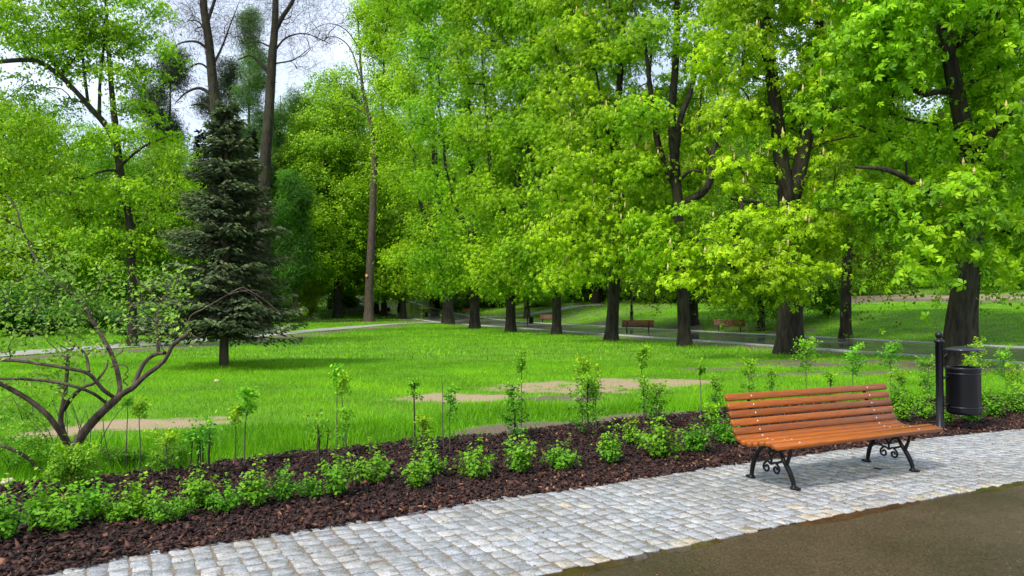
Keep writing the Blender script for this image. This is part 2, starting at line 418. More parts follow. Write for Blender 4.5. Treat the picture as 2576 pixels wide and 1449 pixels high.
# ------------------------------------------------------------------ tree builder
def grow(skel, tips, g, sub=4, up_pen=1.2, kink=.10):
    """connect each tip to the nearest node of the skeleton with a bent branch; returns nodes, parents, radii"""
    P = [p for p in skel['P']]; par = list(skel['par'])
    fixed = list(skel['r'])
    root = np.array(skel['P'])
    d = np.min(np.linalg.norm(tips[:, None] - root[None], axis=2), axis=1)
    order = np.argsort(d)
    arr = np.array(P); tipidx = []
    buf = np.zeros((len(P) + len(tips) * sub, 3)); buf[:len(P)] = arr; n = len(P)
    par += [0] * (len(tips) * sub); fixed += [0.0] * (len(tips) * sub)
    for ti in order:
        T = tips[ti]; D = T - buf[:n]; dist = np.linalg.norm(D, axis=1)
        cost = dist + up_pen * np.clip(-D[:, 2] + .15 * dist, 0, None)
        j = int(np.argmin(cost)); A = buf[j].copy(); L_ = dist[j]
        side = g.normal(0, kink * L_, 3); prev = j
        for q in range(1, sub + 1):
            s_ = q / sub
            p = A + (T - A) * s_ + side * math.sin(s_ * math.pi) + np.array([0, 0, .12 * L_ * math.sin(s_ * math.pi)])
            buf[n] = p; par[n] = prev; prev = n; n += 1
        tipidx.append(n - 1)
    par = par[:n]; fixed = np.array(fixed[:n])
    cnt = np.zeros(n)
    for i in tipidx: cnt[i] += 1
    for i in range(n - 1, len(skel['P']) - 1, -1): cnt[par[i]] += cnt[i]
    return buf[:n], par, fixed, cnt

def branch_mesh(mb, P, par, fixed, cnt, n0, rt=.012, ex=.46, sides=5, minr=0):
    kids = {}
    n = len(P)
    for i in range(n0, n): kids.setdefault(par[i], []).append(i)
    r = rt * np.maximum(cnt, 1) ** ex
    starts = [i for i in range(n0, n) if par[i] < n0 or kids[par[i]][0] != i]
    for s_ in starts:
        chain = [par[s_], s_]
        while chain[-1] in kids: chain.append(kids[chain[-1]][0])
        rr = r[chain].copy(); rr[0] = r[s_]
        if r[s_] < minr: continue
        rr[-1] *= .4
        V, F = tube_geo(P[chain], rr, sides if r[s_] > .03 else 3)
        mb.add(V, F)

def ell_tips(ells, n, g, inner=.5):
    vol = np.array([e[3] * e[4] * e[5] for e in ells]) ** .8; vol /= vol.sum()
    out_ = []; cen = []
    for e, k in zip(ells, g.multinomial(n, vol)):
        d = g.normal(size=(k, 3)); d /= np.linalg.norm(d, axis=1)[:, None]
        rad = inner + (1 - inner) * g.uniform(0, 1, k) ** .5
        out_.append(np.array(e[:3]) + d * rad[:, None] * np.array(e[3:6])); cen.append(np.repeat([e[:3]], k, 0))
    return np.concatenate(out_), np.concatenate(cen)

def make_tree(name, base, lines, ells, label, cat='tree', group=None, n_tips=220, per_tip=80, tmpl=None, lsize=.16,
              spread=(.75, .75, .28), mat=None, bark=None, seed=1, rt=.012, leaf_low=None, blossoms=0, crown_name='crown', bias=.0,
              up=1.0, umb=.5, sides=10, twigs=0, tiplabel=None, shade0=.5, ex=.46):
    """lines: traced trunk and limb polylines [(points, radii)], in world space; ells: crown volumes in world space"""
    g = np.random.default_rng(seed); base = np.asarray(base, float)
    root = empty(name, base, label, cat, group)
    mb = MB(); SP, SPar, SR = [], [], []
    for li, (pts, rad) in enumerate(lines):
        p, r = smooth_line(pts, rad, 4); p = p - base
        if li == 0:
            fl = np.exp(-np.clip(p[:, 2], 0, None) / (rad[0] * 1.0)); r = r * (1 + .34 * fl)
            p = np.vstack([p[0] - [0, 0, .25], p]); r = np.concatenate([[r[0] * 1.12], r])
        V, F = tube_geo(p, r, sides if li == 0 else 8, .06, seed + li); mb.add(V, F)
        k0 = len(SP)
        q0 = int(len(p) * (.32 if li == 0 else .15))
        for q in range(q0, len(p)): SP.append(p[q]); SPar.append(max(len(SP) - 2, 0)); SR.append(r[q])
    tips, cen = ell_tips([tuple(np.array(e[:3]) - base) + tuple(e[3:6]) for e in ells], n_tips, g)
    if leaf_low is not None:
        keep = tips[:, 2] > leaf_low; tips = tips[keep]; cen = cen[keep]
    n0 = len(SP)
    P, par, fixed, cnt = grow(dict(P=SP, par=SPar, r=SR), tips, g)
    branch_mesh(mb, P, par, fixed, cnt, n0, rt=rt, ex=ex)
    if twigs:
        nt_ = len(tips) * twigs; c = np.repeat(tips, twigs, 0) + g.normal(0, .35, (nt_, 3))
        d = np.repeat(tips - cen, twigs, 0); d /= np.linalg.norm(d, axis=1)[:, None] + 1e-6
        d = d + g.normal(0, .8, (nt_, 3)) + np.array([0, 0, .1]); d /= np.linalg.norm(d, axis=1)[:, None]
        ln = g.uniform(.5, 1.4, nt_)[:, None] * (spread[0])
        sd_ = np.cross(d, g.normal(size=(nt_, 3))); sd_ /= np.linalg.norm(sd_, axis=1)[:, None]
        w_ = .008
        m_ = c + d * ln * .5 + sd_ * ln * .08
        Vt = np.stack([c - sd_ * w_, m_ - sd_ * w_ * .8, c + d * ln, m_ + sd_ * w_ * .8], 1).reshape(-1, 3)
        mb.add(Vt, np.arange(nt_ * 4).reshape(-1, 4))
    tr = mb.build('trunk', bark or M_BARK, root, smooth=True)
    if per_tip:
        nl = len(tips) * per_tip
        ti = np.repeat(np.arange(len(tips)), per_tip)
        sc = g.uniform(.7, 1.3, len(tips))[ti]
        off = g.normal(size=(nl, 3)) * np.array(spread) * sc[:, None]
        rr2 = (off[:, 0] ** 2 + off[:, 1] ** 2)
        off[:, 2] -= umb * rr2
        L_ = tips[ti] + off
        if leaf_low is not None:
            kk = L_[:, 2] > leaf_low * .8; L_ = L_[kk]; ti = ti[kk]; off = off[kk]; nl = len(L_)
        outw = L_ - cen[ti]; outw /= np.linalg.norm(outw, axis=1)[:, None] + 1e-6
        hz = off.copy(); hz[:, 2] = 0
        Nr = np.array([0, 0, up * .6]) + .75 * outw + .7 * hz + g.normal(0, .45, (nl, 3))
        sz = lsize * g.uniform(.65, 1.2, nl)
        tipsh = g.normal(0, .18, len(tips))[ti]
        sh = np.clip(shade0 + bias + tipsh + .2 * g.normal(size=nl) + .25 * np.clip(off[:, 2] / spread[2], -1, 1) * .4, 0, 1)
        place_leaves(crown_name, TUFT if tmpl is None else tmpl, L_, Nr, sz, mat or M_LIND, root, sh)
    if blossoms:
        sel = g.choice(len(tips), min(blossoms, len(tips) * 3), replace=True)
        B = MB()
        c = tips[sel] + g.normal(size=(len(sel), 3)) * np.array([spread[0], spread[1], .1]) * .9
        c[:, 2] += .12
        for q in c:
            hgt = g.uniform(.18, .30); w_ = .045
            V = np.array([(w_, 0, 0), (-w_ * .5, w_ * .87, 0), (-w_ * .5, -w_ * .87, 0), (w_ * 1.1, 0, hgt * .35), (-w_ * .6, w_, hgt * .35), (-w_ * .6, -w_, hgt * .35), (0, 0, hgt)]) + q
            B.add(V, [(0, 1, 4, 3), (1, 2, 5, 4), (2, 0, 3, 5)]); B.add(V, [(3, 4, 6), (4, 5, 6), (5, 3, 6)])
        bo = B.build('blossoms', M_BLOS, root); bo['kind'] = 'stuff'
    return root

def relocate(root, loc, rz, sc, label, group=None):
    c = copy_tree(root); c.location = loc; c.rotation_euler = (0, 0, rz)
    c.scale = (sc, sc, sc) if np.isscalar(sc) else sc
    c['label'] = label
    if group: c['group'] = group
    return c

def seg(u0, v0, u1, v1, Y, n=5, wob=0, seed=0, r0=.3, r1=.1):
    g = np.random.default_rng(seed)
    P = [at(u0 + (u1 - u0) * i / (n - 1) + (g.normal(0, wob) if 0 < i else 0), v0 + (v1 - v0) * i / (n - 1), Y) for i in range(n)]
    return P, list(np.linspace(r0, r1, n))

def px(Y): return FPX / Y       # pixels (of the 2576 wide view) per metre at distance Y

# =================================================================== GROUND
xs = np.unique(np.concatenate([-12 - np.geomspace(.5, 260, 40)[::-1], np.arange(-12, 16, .14), 16 + np.geomspace(.5, 260, 40)]))
ys = np.unique(np.concatenate([np.arange(-14, 7, 1.0), np.arange(7, 26, .13), 26 + np.geomspace(.2, 330, 150)]))
GX, GY = np.meshgrid(xs, ys); GZ = H(GX, GY)
gn = np.random.default_rng(3)
def vnoise(x, y, f, seed=0):
    s_ = 0; a = 1
    for k in range(4):
        g2 = np.random.default_rng(seed + k); A = g2.uniform(0, 6.28, 6)
        s_ = s_ + a * (np.sin(x * f + A[0] + 1.7 * np.sin(y * f * .7 + A[1])) * np.sin(y * f * 1.1 + A[2] + 1.5 * np.sin(x * f * .8 + A[3])))
        f *= 2.1; a *= .55
    return s_
def blob(x, y, cx, cy, rx, ry, rot=0, soft=.35):
    c_, s_ = math.cos(rot), math.sin(rot); dx, dy = x - cx, y - cy
    q = np.sqrt(((dx * c_ + dy * s_) / rx) ** 2 + ((-dx * s_ + dy * c_) / ry) ** 2)
    return np.clip((1 - q) / soft, -3, 1)
def gpb(u, v): p = gp(u, v); return p[0], p[1]
def sand_mask(x, y):
    nzv = vnoise(x, y, 1.9, 5) * .42 + vnoise(x, y, 6, 9) * .3
    m_ = np.full(np.shape(x), -3.0)
    for (u, v, rx, ry, ro) in ((1400, 975, 1.5, 1.5, .25), (1590, 965, 1.3, 1.5, .2), (1120, 1003, .95, .85, .3), (1230, 1000, .8, .6, .2), (1690, 962, 1.1, .9, .2),
                               (390, 1066, 1.35, .50, .12), (240, 1078, .9, .4, .2), (110, 1095, .5, .3, 0), (500, 1053, .6, .2, .1)):
        cx, cy = gpb(u, v); m_ = np.maximum(m_, blob(x, y, cx, cy, rx, ry, ro))
    s2 = x - far_edge(y); m_ = np.maximum(m_, np.where((x > 30) & (y > 55), 1.2 - np.abs(s2 - 47 + 3 * np.sin(y * .2)) / 4, -3))
    return np.clip((m_ + nzv * 1.3 - .15) * 1.5, 0, 1)
def soil_mask(x, y):
    nzv = vnoise(x, y, 1.3, 15) * .5 + vnoise(x, y, 5, 19) * .3
    m_ = np.full(np.shape(x), -3.0)
    for (u, v, rx, ry, ro) in ((1390, 1005, 1.0, .5, 0), (1430, 1072, 1.7, .6, .35), (1250, 1085, .9, .35, .5), (1640, 1046, 1.2, .35, .4), (1780, 928, 1.2, .7, .2), (2000, 915, 2.6, 1.6, .1), (2230, 910, 2.6, 1.6, .2), (2480, 925, 3.0, 1.6, .3),
                               (2100, 940, 2.5, .8, .2)):
        cx, cy = gpb(u, v); m_ = np.maximum(m_, blob(x, y, cx, cy, rx, ry, ro))
    # ring round the tree row, verge of the wide path, strip along the footpath, bare bank
    s1 = near_edge(y) - x
    m_ = np.maximum(m_, np.where(y > 26, 1 - np.abs(s1 - 1.1) / 1.9, -3))
    fx = np.interp(y, [16, 26, 34.5, 45, 60, 72], [-19.6, -15.6, -13.6, -12.4, -11.3, -9.5])
    m_ = np.maximum(m_, np.where((y > 20) & (y < 72), 1.3 - np.abs(x - fx) / 1.2, -3))
    s2 = x - far_edge(y)
    m_ = np.maximum(m_, np.where((y > 46) & (y < 75) , .9 - np.abs(s2 - 3.0) / 2.4, -3))
    m_ = np.maximum(m_, np.where((x > 20) & (y > 55), 2.6 - np.abs(s2 - 41) / 5, -3))
    m_ = np.maximum(m_, np.where(y > 76, .25, -3))
    e = y - EC(x)
    m_ = np.maximum(m_, .7 - np.abs(e - .05) / .35)
    return np.clip((m_ + nzv - .25) * 1.5, 0, 1)
fx_, fy_ = GX.ravel(), GY.ravel()
ni, nj = GX.shape
ii, jj = np.meshgrid(np.arange(ni - 1), np.arange(nj - 1), indexing='ij')
GF = np.stack([ii * nj + jj, ii * nj + jj + 1, (ii + 1) * nj + jj + 1, (ii + 1) * nj + jj], -1).reshape(-1, 4)
under = np.where((fy_ < EC(fx_) - .25) & (fy_ > -13), -.05, 0)
lawn = mesh_obj('lawn', np.stack([fx_, fy_, GZ.ravel() + under], 1), GF, M_LAWN, smooth=True, attrs={'sand': sand_mask(fx_, fy_), 'soil': soil_mask(fx_, fy_)})
tag(lawn, kind='structure')

def sheet(name, xa, lo, hi, mat, z=0.0, ny=4, nzs=0):
    X = np.asarray(xa); k = np.linspace(0, 1, ny)
    YY = lo(X)[:, None] * (1 - k) + hi(X)[:, None] * k; XX = np.repeat(X[:, None], ny, 1)
    ZZ = np.full(XX.shape, z) + (nzs * vnoise(XX, YY, 3, 4) if nzs else 0)
    V = np.stack([XX, YY, ZZ], -1).reshape(-1, 3)
    i, j = np.meshgrid(np.arange(len(X) - 1), np.arange(ny - 1), indexing='ij')
    F = np.stack([i * ny + j, (i + 1) * ny + j, (i + 1) * ny + j + 1, i * ny + j + 1], -1).reshape(-1, 4)
    return tag(mesh_obj(name, V, F, mat, smooth=True), kind='structure')
XA = np.arange(-12, 29, .12)
sheet('asphalt_path', XA, lambda x: EA(x) - 14, lambda x: EA(x) + .02, M_ASPH, .006, 30)
sheet('paving_bed', XA, lambda x: EA(x) + .021, lambda x: EB(x) + .03, M_JOINT, .0125, 6)
sheet('mulch_bed', XA, lambda x: EB(x) - .02, lambda x: EC(x) + .02, M_MULCH, .014, 16, .008)

# granite setts, courses running across the strip
mb = MB(); g = np.random.default_rng(21)
def strip_pt(x0, f):
    # f: 0 at asphalt edge .. 1 at the mulch edge, courses perpendicular to the strip
    ax, ay = x0, float(EA(x0)); e = .35
    tx, ty = 1, (float(EA(x0 + e)) - float(EA(x0 - e))) / (2 * e); l = math.hypot(tx, ty); nx, ny_ = -ty / l, tx / l
    return ax, ay, nx, ny_
def strip_w(x0):
    ax, ay, nx, ny_ = strip_pt(x0, 0)
    lo_, hi_ = .2, 4.5
    for _ in range(22):
        m_ = (lo_ + hi_) / 2
        if ay + ny_ * m_ < float(EB(ax + nx * m_)): lo_ = m_
        else: hi_ = m_
    return lo_
XS, WS = np.linspace(-8, 24, 200), None
WS = np.array([strip_w(x) for x in XS])
x0 = -7.5
while x0 < 22:
    cw = g.uniform(.115, .15); ax, ay, nx, ny_ = strip_pt(x0, 0)
    slope = (float(EA(x0 + .35)) - float(EA(x0 - .35))) / .7; l = math.hypot(1, slope); tx, ty = 1 / l, slope / l
    wtot = float(np.interp(x0, XS, WS)) + g.uniform(-.03, .05)
    d = .005 + g.uniform(-.02, .02); first = True
    while d < wtot - .05:
        ln = g.uniform(.10, .185) if not first else g.uniform(.10, .16); first = False
        ln = min(ln, wtot + .04 - d)
        if ln < .06: break
        gap = g.uniform(.006, .014); cx_ = cw / 2; cy_ = d + ln / 2
        hw, hl = cw / 2 - gap / 2, ln / 2 - gap / 2
        an = np.array([45, 90, 135, 180, 225, 270, 315, 360]) * math.pi / 180
        # rounded rectangle of 12 points
        cr = g.uniform(.010, .03)
        q = []
        for sx, sy in ((1, 1), (-1, 1), (-1, -1), (1, -1)):
            jx, jy = g.normal(0, .0065, 2)
            px_, py_ = sx * hw + jx, sy * hl + jy
            if sx * sy > 0: q += [(px_, py_ - sy * cr), (px_ - sx * cr * .3, py_ - sy * cr * .3), (px_ - sx * cr, py_)]
            else: q += [(px_ - sx * cr, py_), (px_ - sx * cr * .3, py_ - sy * cr * .3), (px_, py_ - sy * cr)]
        q = np.array(q); h_ = .0165 + g.normal(0, .0012); tl = g.normal(0, .012, 2)
        def ring(sc_, z_): 
            a_ = q * sc_; return np.column_stack([a_[:, 0] + cx_, a_[:, 1] + cy_, z_ + a_[:, 0] * tl[0] + a_[:, 1] * tl[1]])
        P = np.vstack([ring(1.0, 0.002), ring(.995, h_ - .002), ring(.968, h_), [[cx_, cy_, h_ + .001]]])
        Wd = np.column_stack([ax + tx * P[:, 0] + nx * P[:, 1], ay + ty * P[:, 0] + ny_ * P[:, 1], P[:, 2]])
        sh = float(np.clip(g.beta(1.6, 1.9) * .95 + (g.random() < .05) * .3 + (.35 if d < .05 else 0), 0, 1))
        i = np.arange(12); j = (i + 1) % 12
        Fq = np.vstack([np.stack([i, j, 12 + j, 12 + i], 1), np.stack([12 + i, 12 + j, 24 + j, 24 + i], 1)])
        mb.add(Wd, Fq, sh); mb.F[3].append(np.stack([24 + i, 24 + j, np.full(12, 36)], 1) + mb.n - len(Wd))
        d += ln
    x0 += cw / l
setts = mb.build('cobbled_pavement', M_SETT, smooth=False); tag(setts, kind='structure')

# puddles between the setts and the asphalt
def puddle(name, x0_, x1_, wf, label):
    X = np.linspace(x0_, x1_, 40); k = np.linspace(0, 1, 40)
    w_ = wf * np.sin(k * math.pi) ** .6 * (1 + .3 * np.sin(k * 7) + .1 * np.sin(k * 19 + 1))
    lo = EA(X) - .04 - w_ + .0 * k; hi = EA(X) + .012 + .006 * np.sin(k * 60)
    V = np.vstack([np.column_stack([X, lo, np.full(40, .0068)]), np.column_stack([X, hi, np.full(40, .0120)])])
    i = np.arange(39)
    o_ = mesh_obj(name, V, np.stack([i, i + 1, i + 41, i + 40], 1), M_WATER)
    return tag(o_, label, 'puddle', 'shallow puddles along the edge of the setts')
puddle('puddle', .1, .95, .10, 'long muddy brown puddle at the bottom edge between pale setts and asphalt')
puddle('puddle', 1.0, 1.5, .05, 'small thin puddle at the kerb of setts left of the bench front legs')
puddle('puddle', 2.15, 3.45, .07, 'thin brown puddle line along the setts below the bench')
puddle('puddle', 4.1, 4.9, .05, 'thin wet strip of water beside the setts at the right picture edge')

# strips draped on the terrain
def ribbon(name, pts, width, mat, z, kind='structure', n=90, side=0, ny=7):
    pts = np.array(pts, float); p, _ = smooth_line(np.column_stack([pts, np.zeros(len(pts))]), np.zeros(len(pts)), 12); p = p[:, :2]
    T = np.gradient(p, axis=0); T /= np.linalg.norm(T, axis=1)[:, None]; Nn = np.column_stack([-T[:, 1], T[:, 0]])
    k = np.linspace(-.5, .5, ny)
    XY = p[:, None] + Nn[:, None] * (k[None, :, None] * width + side)
    Z = H(XY[..., 0], XY[..., 1]) + z
    V = np.dstack([XY, Z]).reshape(-1, 3); i, j = np.meshgrid(np.arange(len(p) - 1), np.arange(ny - 1), indexing='ij')
    F = np.stack([i * ny + j + 1, i * ny + j, (i + 1) * ny + j, (i + 1) * ny + j + 1], -1).reshape(-1, 4)
    return tag(mesh_obj(name, V, F, mat, smooth=True), kind=kind)
yy = np.concatenate([np.arange(8, 60, 4.), np.arange(60, 150, 8.)])
cent = [((near_edge(y) + far_edge(y)) / 2, y) for y in yy]
ribbon('wide_path', cent, 8.9, M_PATH, .03, ny=12)
def kerb(name, fn, off):
    mbk = MB(); ykk = np.arange(8, 150, 1.6)
    P = np.array([(fn(y) + off, y) for y in ykk]); 
    V = []; 
    for (dx, dz) in ((-.17, 0), (-.165, .07), (.165, .07), (.17, 0)):
        V.append(np.column_stack([P[:, 0] + dx, P[:, 1], H(P[:, 0], P[:, 1]) + dz]))
    V = np.stack(V, 1).reshape(-1, 3); i, j = np.meshgrid(np.arange(len(P) - 1), np.arange(3), indexing='ij')
    F = np.stack([i * 4 + j, i * 4 + j + 1, (i + 1) * 4 + j + 1, (i + 1) * 4 + j], -1).reshape(-1, 4)
    return tag(mesh_obj(name, V, F, M_KERB), kind='structure')
kerb('kerb_near_side', near_edge, -.05); kerb('kerb_far_side', far_edge, .05)
ribbon('footpath', [(-26, 6), (-22, 16), (-18, 26), (-15.9, 34.5), (-14.7, 45), (-13.7, 60), (-12.2, 72), (-8.5, 82)], 2.1, M_FOOT, .03)
ribbon('cross_path', [(-60, 60), (-45, 58), (-32, 56), (-24.5, 51), (-15.2, 46)], 2.0, M_FOOT, .034)
sp_ = [gpb(*q) for q in ((1180, 797), (1270, 798), (1350, 789), (1420, 777), (1500, 766))]
ribbon('bank_path', sp_, 2.4, M_FOOT, .045)
ribbon('woodland_path', [gpb(*q) for q in ((900, 782), (850, 757), (800, 744), (760, 738))], 2.6, M_FOOT, .05)

# =================================================================== GRASS
def grass(name, n, ylo, yhi, hgt, wid, label, fn=None, seed=0, mat=M_GRASS, power=1.0, shade=.5):
    g = np.random.default_rng(seed)
    # uniform in the trapezoid the camera and a step to the side can see
    y = np.sqrt(g.uniform(ylo ** 2, yhi ** 2, n)) if power == 1 else ylo * (yhi / ylo) ** g.uniform(0, 1, n)
    x = g.uniform(-.80, .80, n) * (y + 2)
    keep = y > EC(x) - .02
    pn = (x > near_edge(y) - .35) & (x < far_edge(y) + .35); keep &= ~pn
    for pts, w_ in (([(-26, 6), (-22, 16), (-18, 26), (-15.9, 34.5), (-14.7, 45), (-13.7, 60), (-12.2, 72), (-8.5, 82)], 1.15), ):
        q = np.array(pts); fxx = np.interp(y, q[:, 1], q[:, 0]); keep &= ~(np.abs(x - fxx) < w_)
    so = soil_mask(x, y); sa = sand_mask(x, y)
    keep &= (g.random(n) > .95 * so) & (g.random(n) > .99 * sa)
    if fn is not None: keep &= fn(x, y, g)
    x, y = x[keep], y[keep]; n = len(x); z = H(x, y) - .01
    pat = vnoise(x, y, .9, 33)
    h_ = hgt * g.uniform(.5, 1.25, n) * (1 + .22 * pat) * (1 - .5 * so[keep]); w_ = wid * g.uniform(.6, 1.3, n)
    a = g.uniform(0, 6.28, n); lean = g.uniform(.1, .75, n) * h_; b = g.uniform(0, 6.28, n)
    P0 = np.column_stack([x - np.cos(a) * w_ / 2, y - np.sin(a) * w_ / 2, z]); P1 = np.column_stack([x + np.cos(a) * w_ / 2, y + np.sin(a) * w_ / 2, z])
    T = np.column_stack([x + np.cos(b) * lean, y + np.sin(b) * lean, z + h_])
    V = np.stack([P0, P1, T], 1).reshape(-1, 3)
    sh = np.clip(shade - .04 + .17 * pat + g.normal(0, .2, n), 0, 1)
    return tag(mesh_obj(name, V, np.arange(3 * n).reshape(-1, 3), mat, shade=np.repeat(sh, 3)), label, 'grass', kind='stuff')
grass('grass', 330000, 7.0, 24, .075, .012, 'short fresh green lawn grass', seed=1)
grass('far_grass', 300000, 24, 80, .11, .035, 'bright green grass farther out across the lawn and bank', seed=2)
grass('far_grass', 90000, 78, 150, .16, .09, 'grass under the far trees', seed=5)
grass('tall_grass', 150000, 7.0, 14.5, .17, .011, 'longer grass just behind the mulch bed',
      fn=lambda x, y, g: (y - EC(x) > .15) & (y - EC(x) < 1.9 - .25 * np.clip(x, -2, 3) + .5 * vnoise(x, y, 1.1, 41)) & (g.random(len(x)) < .9), seed=3, shade=.32)

g = np.random.default_rng(88); n = 900
yd = np.sqrt(g.uniform(11 ** 2, 40 ** 2, n)); xd = g.uniform(-.72, .6, n) * yd
kd = (yd > EC(xd) + 1) & (sand_mask(xd, yd) < .3) & (xd < near_edge(yd) - .5) & (vnoise(xd, yd, .5, 71) > .1); xd, yd = xd[kd], yd[kd]
w_ = place_leaves('lawn_weeds', TUFT3, np.column_stack([xd, yd, H(xd, yd) + .05]), g.normal(0, .3, (len(xd), 3)) + [0, 0, 1], g.uniform(.04, .11, len(xd)), M_LILAC, None, np.clip(g.normal(.5, .3, len(xd)), 0, 1))
tag(w_, 'small broad leafed weeds scattered through the lawn', 'weeds', kind='stuff')
# =================================================================== MULCH CHIPS
def chips(n, seed):
    g = np.random.default_rng(seed)
    x = g.uniform(-6.5, 15, n); f = g.uniform(-.015, 1.02, n)
    y = EB(x) * (1 - f) + EC(x) * f + g.normal(0, .02, n) * (f > .9)
    keep = (np.abs(x) < .85 * (y + 1.5)) & (g.random(n) < np.clip(9.5 / y, .25, 1)); x, y = x[keep], y[keep]; n = len(x)
    ln = g.gamma(4, .0052, n) + .009; wd = ln * g.uniform(.25, .7, n); th = ln * g.uniform(.08, .25, n)
    base = np.array([(-1, 0, 0), (1, 0, 0), (0, -1, 0), (.1, 1, 0), (.15, .1, 1), (-.1, 0, -1)], float)
    F = np.array([(0, 2, 4), (2, 1, 4), (1, 3, 4), (3, 0, 4), (2, 0, 5), (1, 2, 5), (3, 1, 5), (0, 3, 5)])
    V = np.repeat(base[None], n, 0) * np.stack([ln, wd, th], 1)[:, None] * g.uniform(.7, 1.25, (n, 6, 1))
    a = g.uniform(0, 6.28, n); ti = g.normal(0, .5, n); t2 = g.normal(0, .5, n)
    ca, sa = np.cos(a)[:, None], np.sin(a)[:, None]; ct, st = np.cos(ti)[:, None], np.sin(ti)[:, None]; c2, s2 = np.cos(t2)[:, None], np.sin(t2)[:, None]
    X, Y, Z = V[..., 0], V[..., 1], V[..., 2]
    Y, Z = Y * c2 - Z * s2, Y * s2 + Z * c2
    X, Z = X * ct - Z * st, X * st + Z * ct
    X, Y = X * ca - Y * sa, X * sa + Y * ca
    z0 = .018 + g.uniform(0, .03, n)
    V = np.stack([X + x[:, None], Y + y[:, None], Z + z0[:, None]], -1).reshape(-1, 3)
    FF = (F[None] + 6 * np.arange(n)[:, None, None]).reshape(-1, 3)
    edge = np.clip(1 - (y - EB(x)) / .9, 0, 1)
    sh = np.clip(g.beta(1.6, 3.4, n) + .16 * edge + (g.random(n) < .025) * .5, 0, 1)
    return tag(mesh_obj('bark_mulch', V, FF, M_CHIP, shade=np.repeat(sh, 6)), 'dark reddish brown bark chips covering the planting bed', 'mulch', kind='stuff')
chips(95000, 4)
# stray chips and specks on the setts
g = np.random.default_rng(12); mb = MB()
for k in range(1300):
    x = g.uniform(-3.4, 9) if k < 420 else g.normal(3.4, 1.3); f = g.random() ** 1.8 if k < 420 else g.random()
    y = EB(x) * (1 - f) + EA(x) * f - .02; s_ = g.uniform(.004, .014) * (1 if k < 420 else .7); a = g.uniform(0, 6.28)
    V = np.array([(-s_, 0, 0), (0, -s_ * .5, .001), (s_, 0, 0), (0, s_ * .5, .004)]) @ rotz(a).T + [x, y, .022]
    mb.add(V, [(0, 1, 2, 3)], g.uniform(.1, .7))
for k in range(16000):  # aggregate flecks that give the asphalt its grit
    y = g.uniform(3.2, 8); x = g.uniform(-.2, .8) * y
    if y > EA(x) - .05: continue
    s_ = g.uniform(.0018, .0042) * (2.6 if g.random() < .004 else 1); a = g.uniform(0, 6.28)
    V = np.array([(-s_, 0, 0), (0, -s_ * .6, .001), (s_, 0, 0), (0, s_ * .6, .003)]) @ rotz(a).T + [x, y, .010]
    mb.add(V, [(0, 1, 2, 3)], g.choice([.05, .6, .8, .95]))
tag(mb.build('litter', M_CHIP), 'scattered crumbs of bark on the setts and grit flecks on the asphalt', 'litter', kind='stuff')

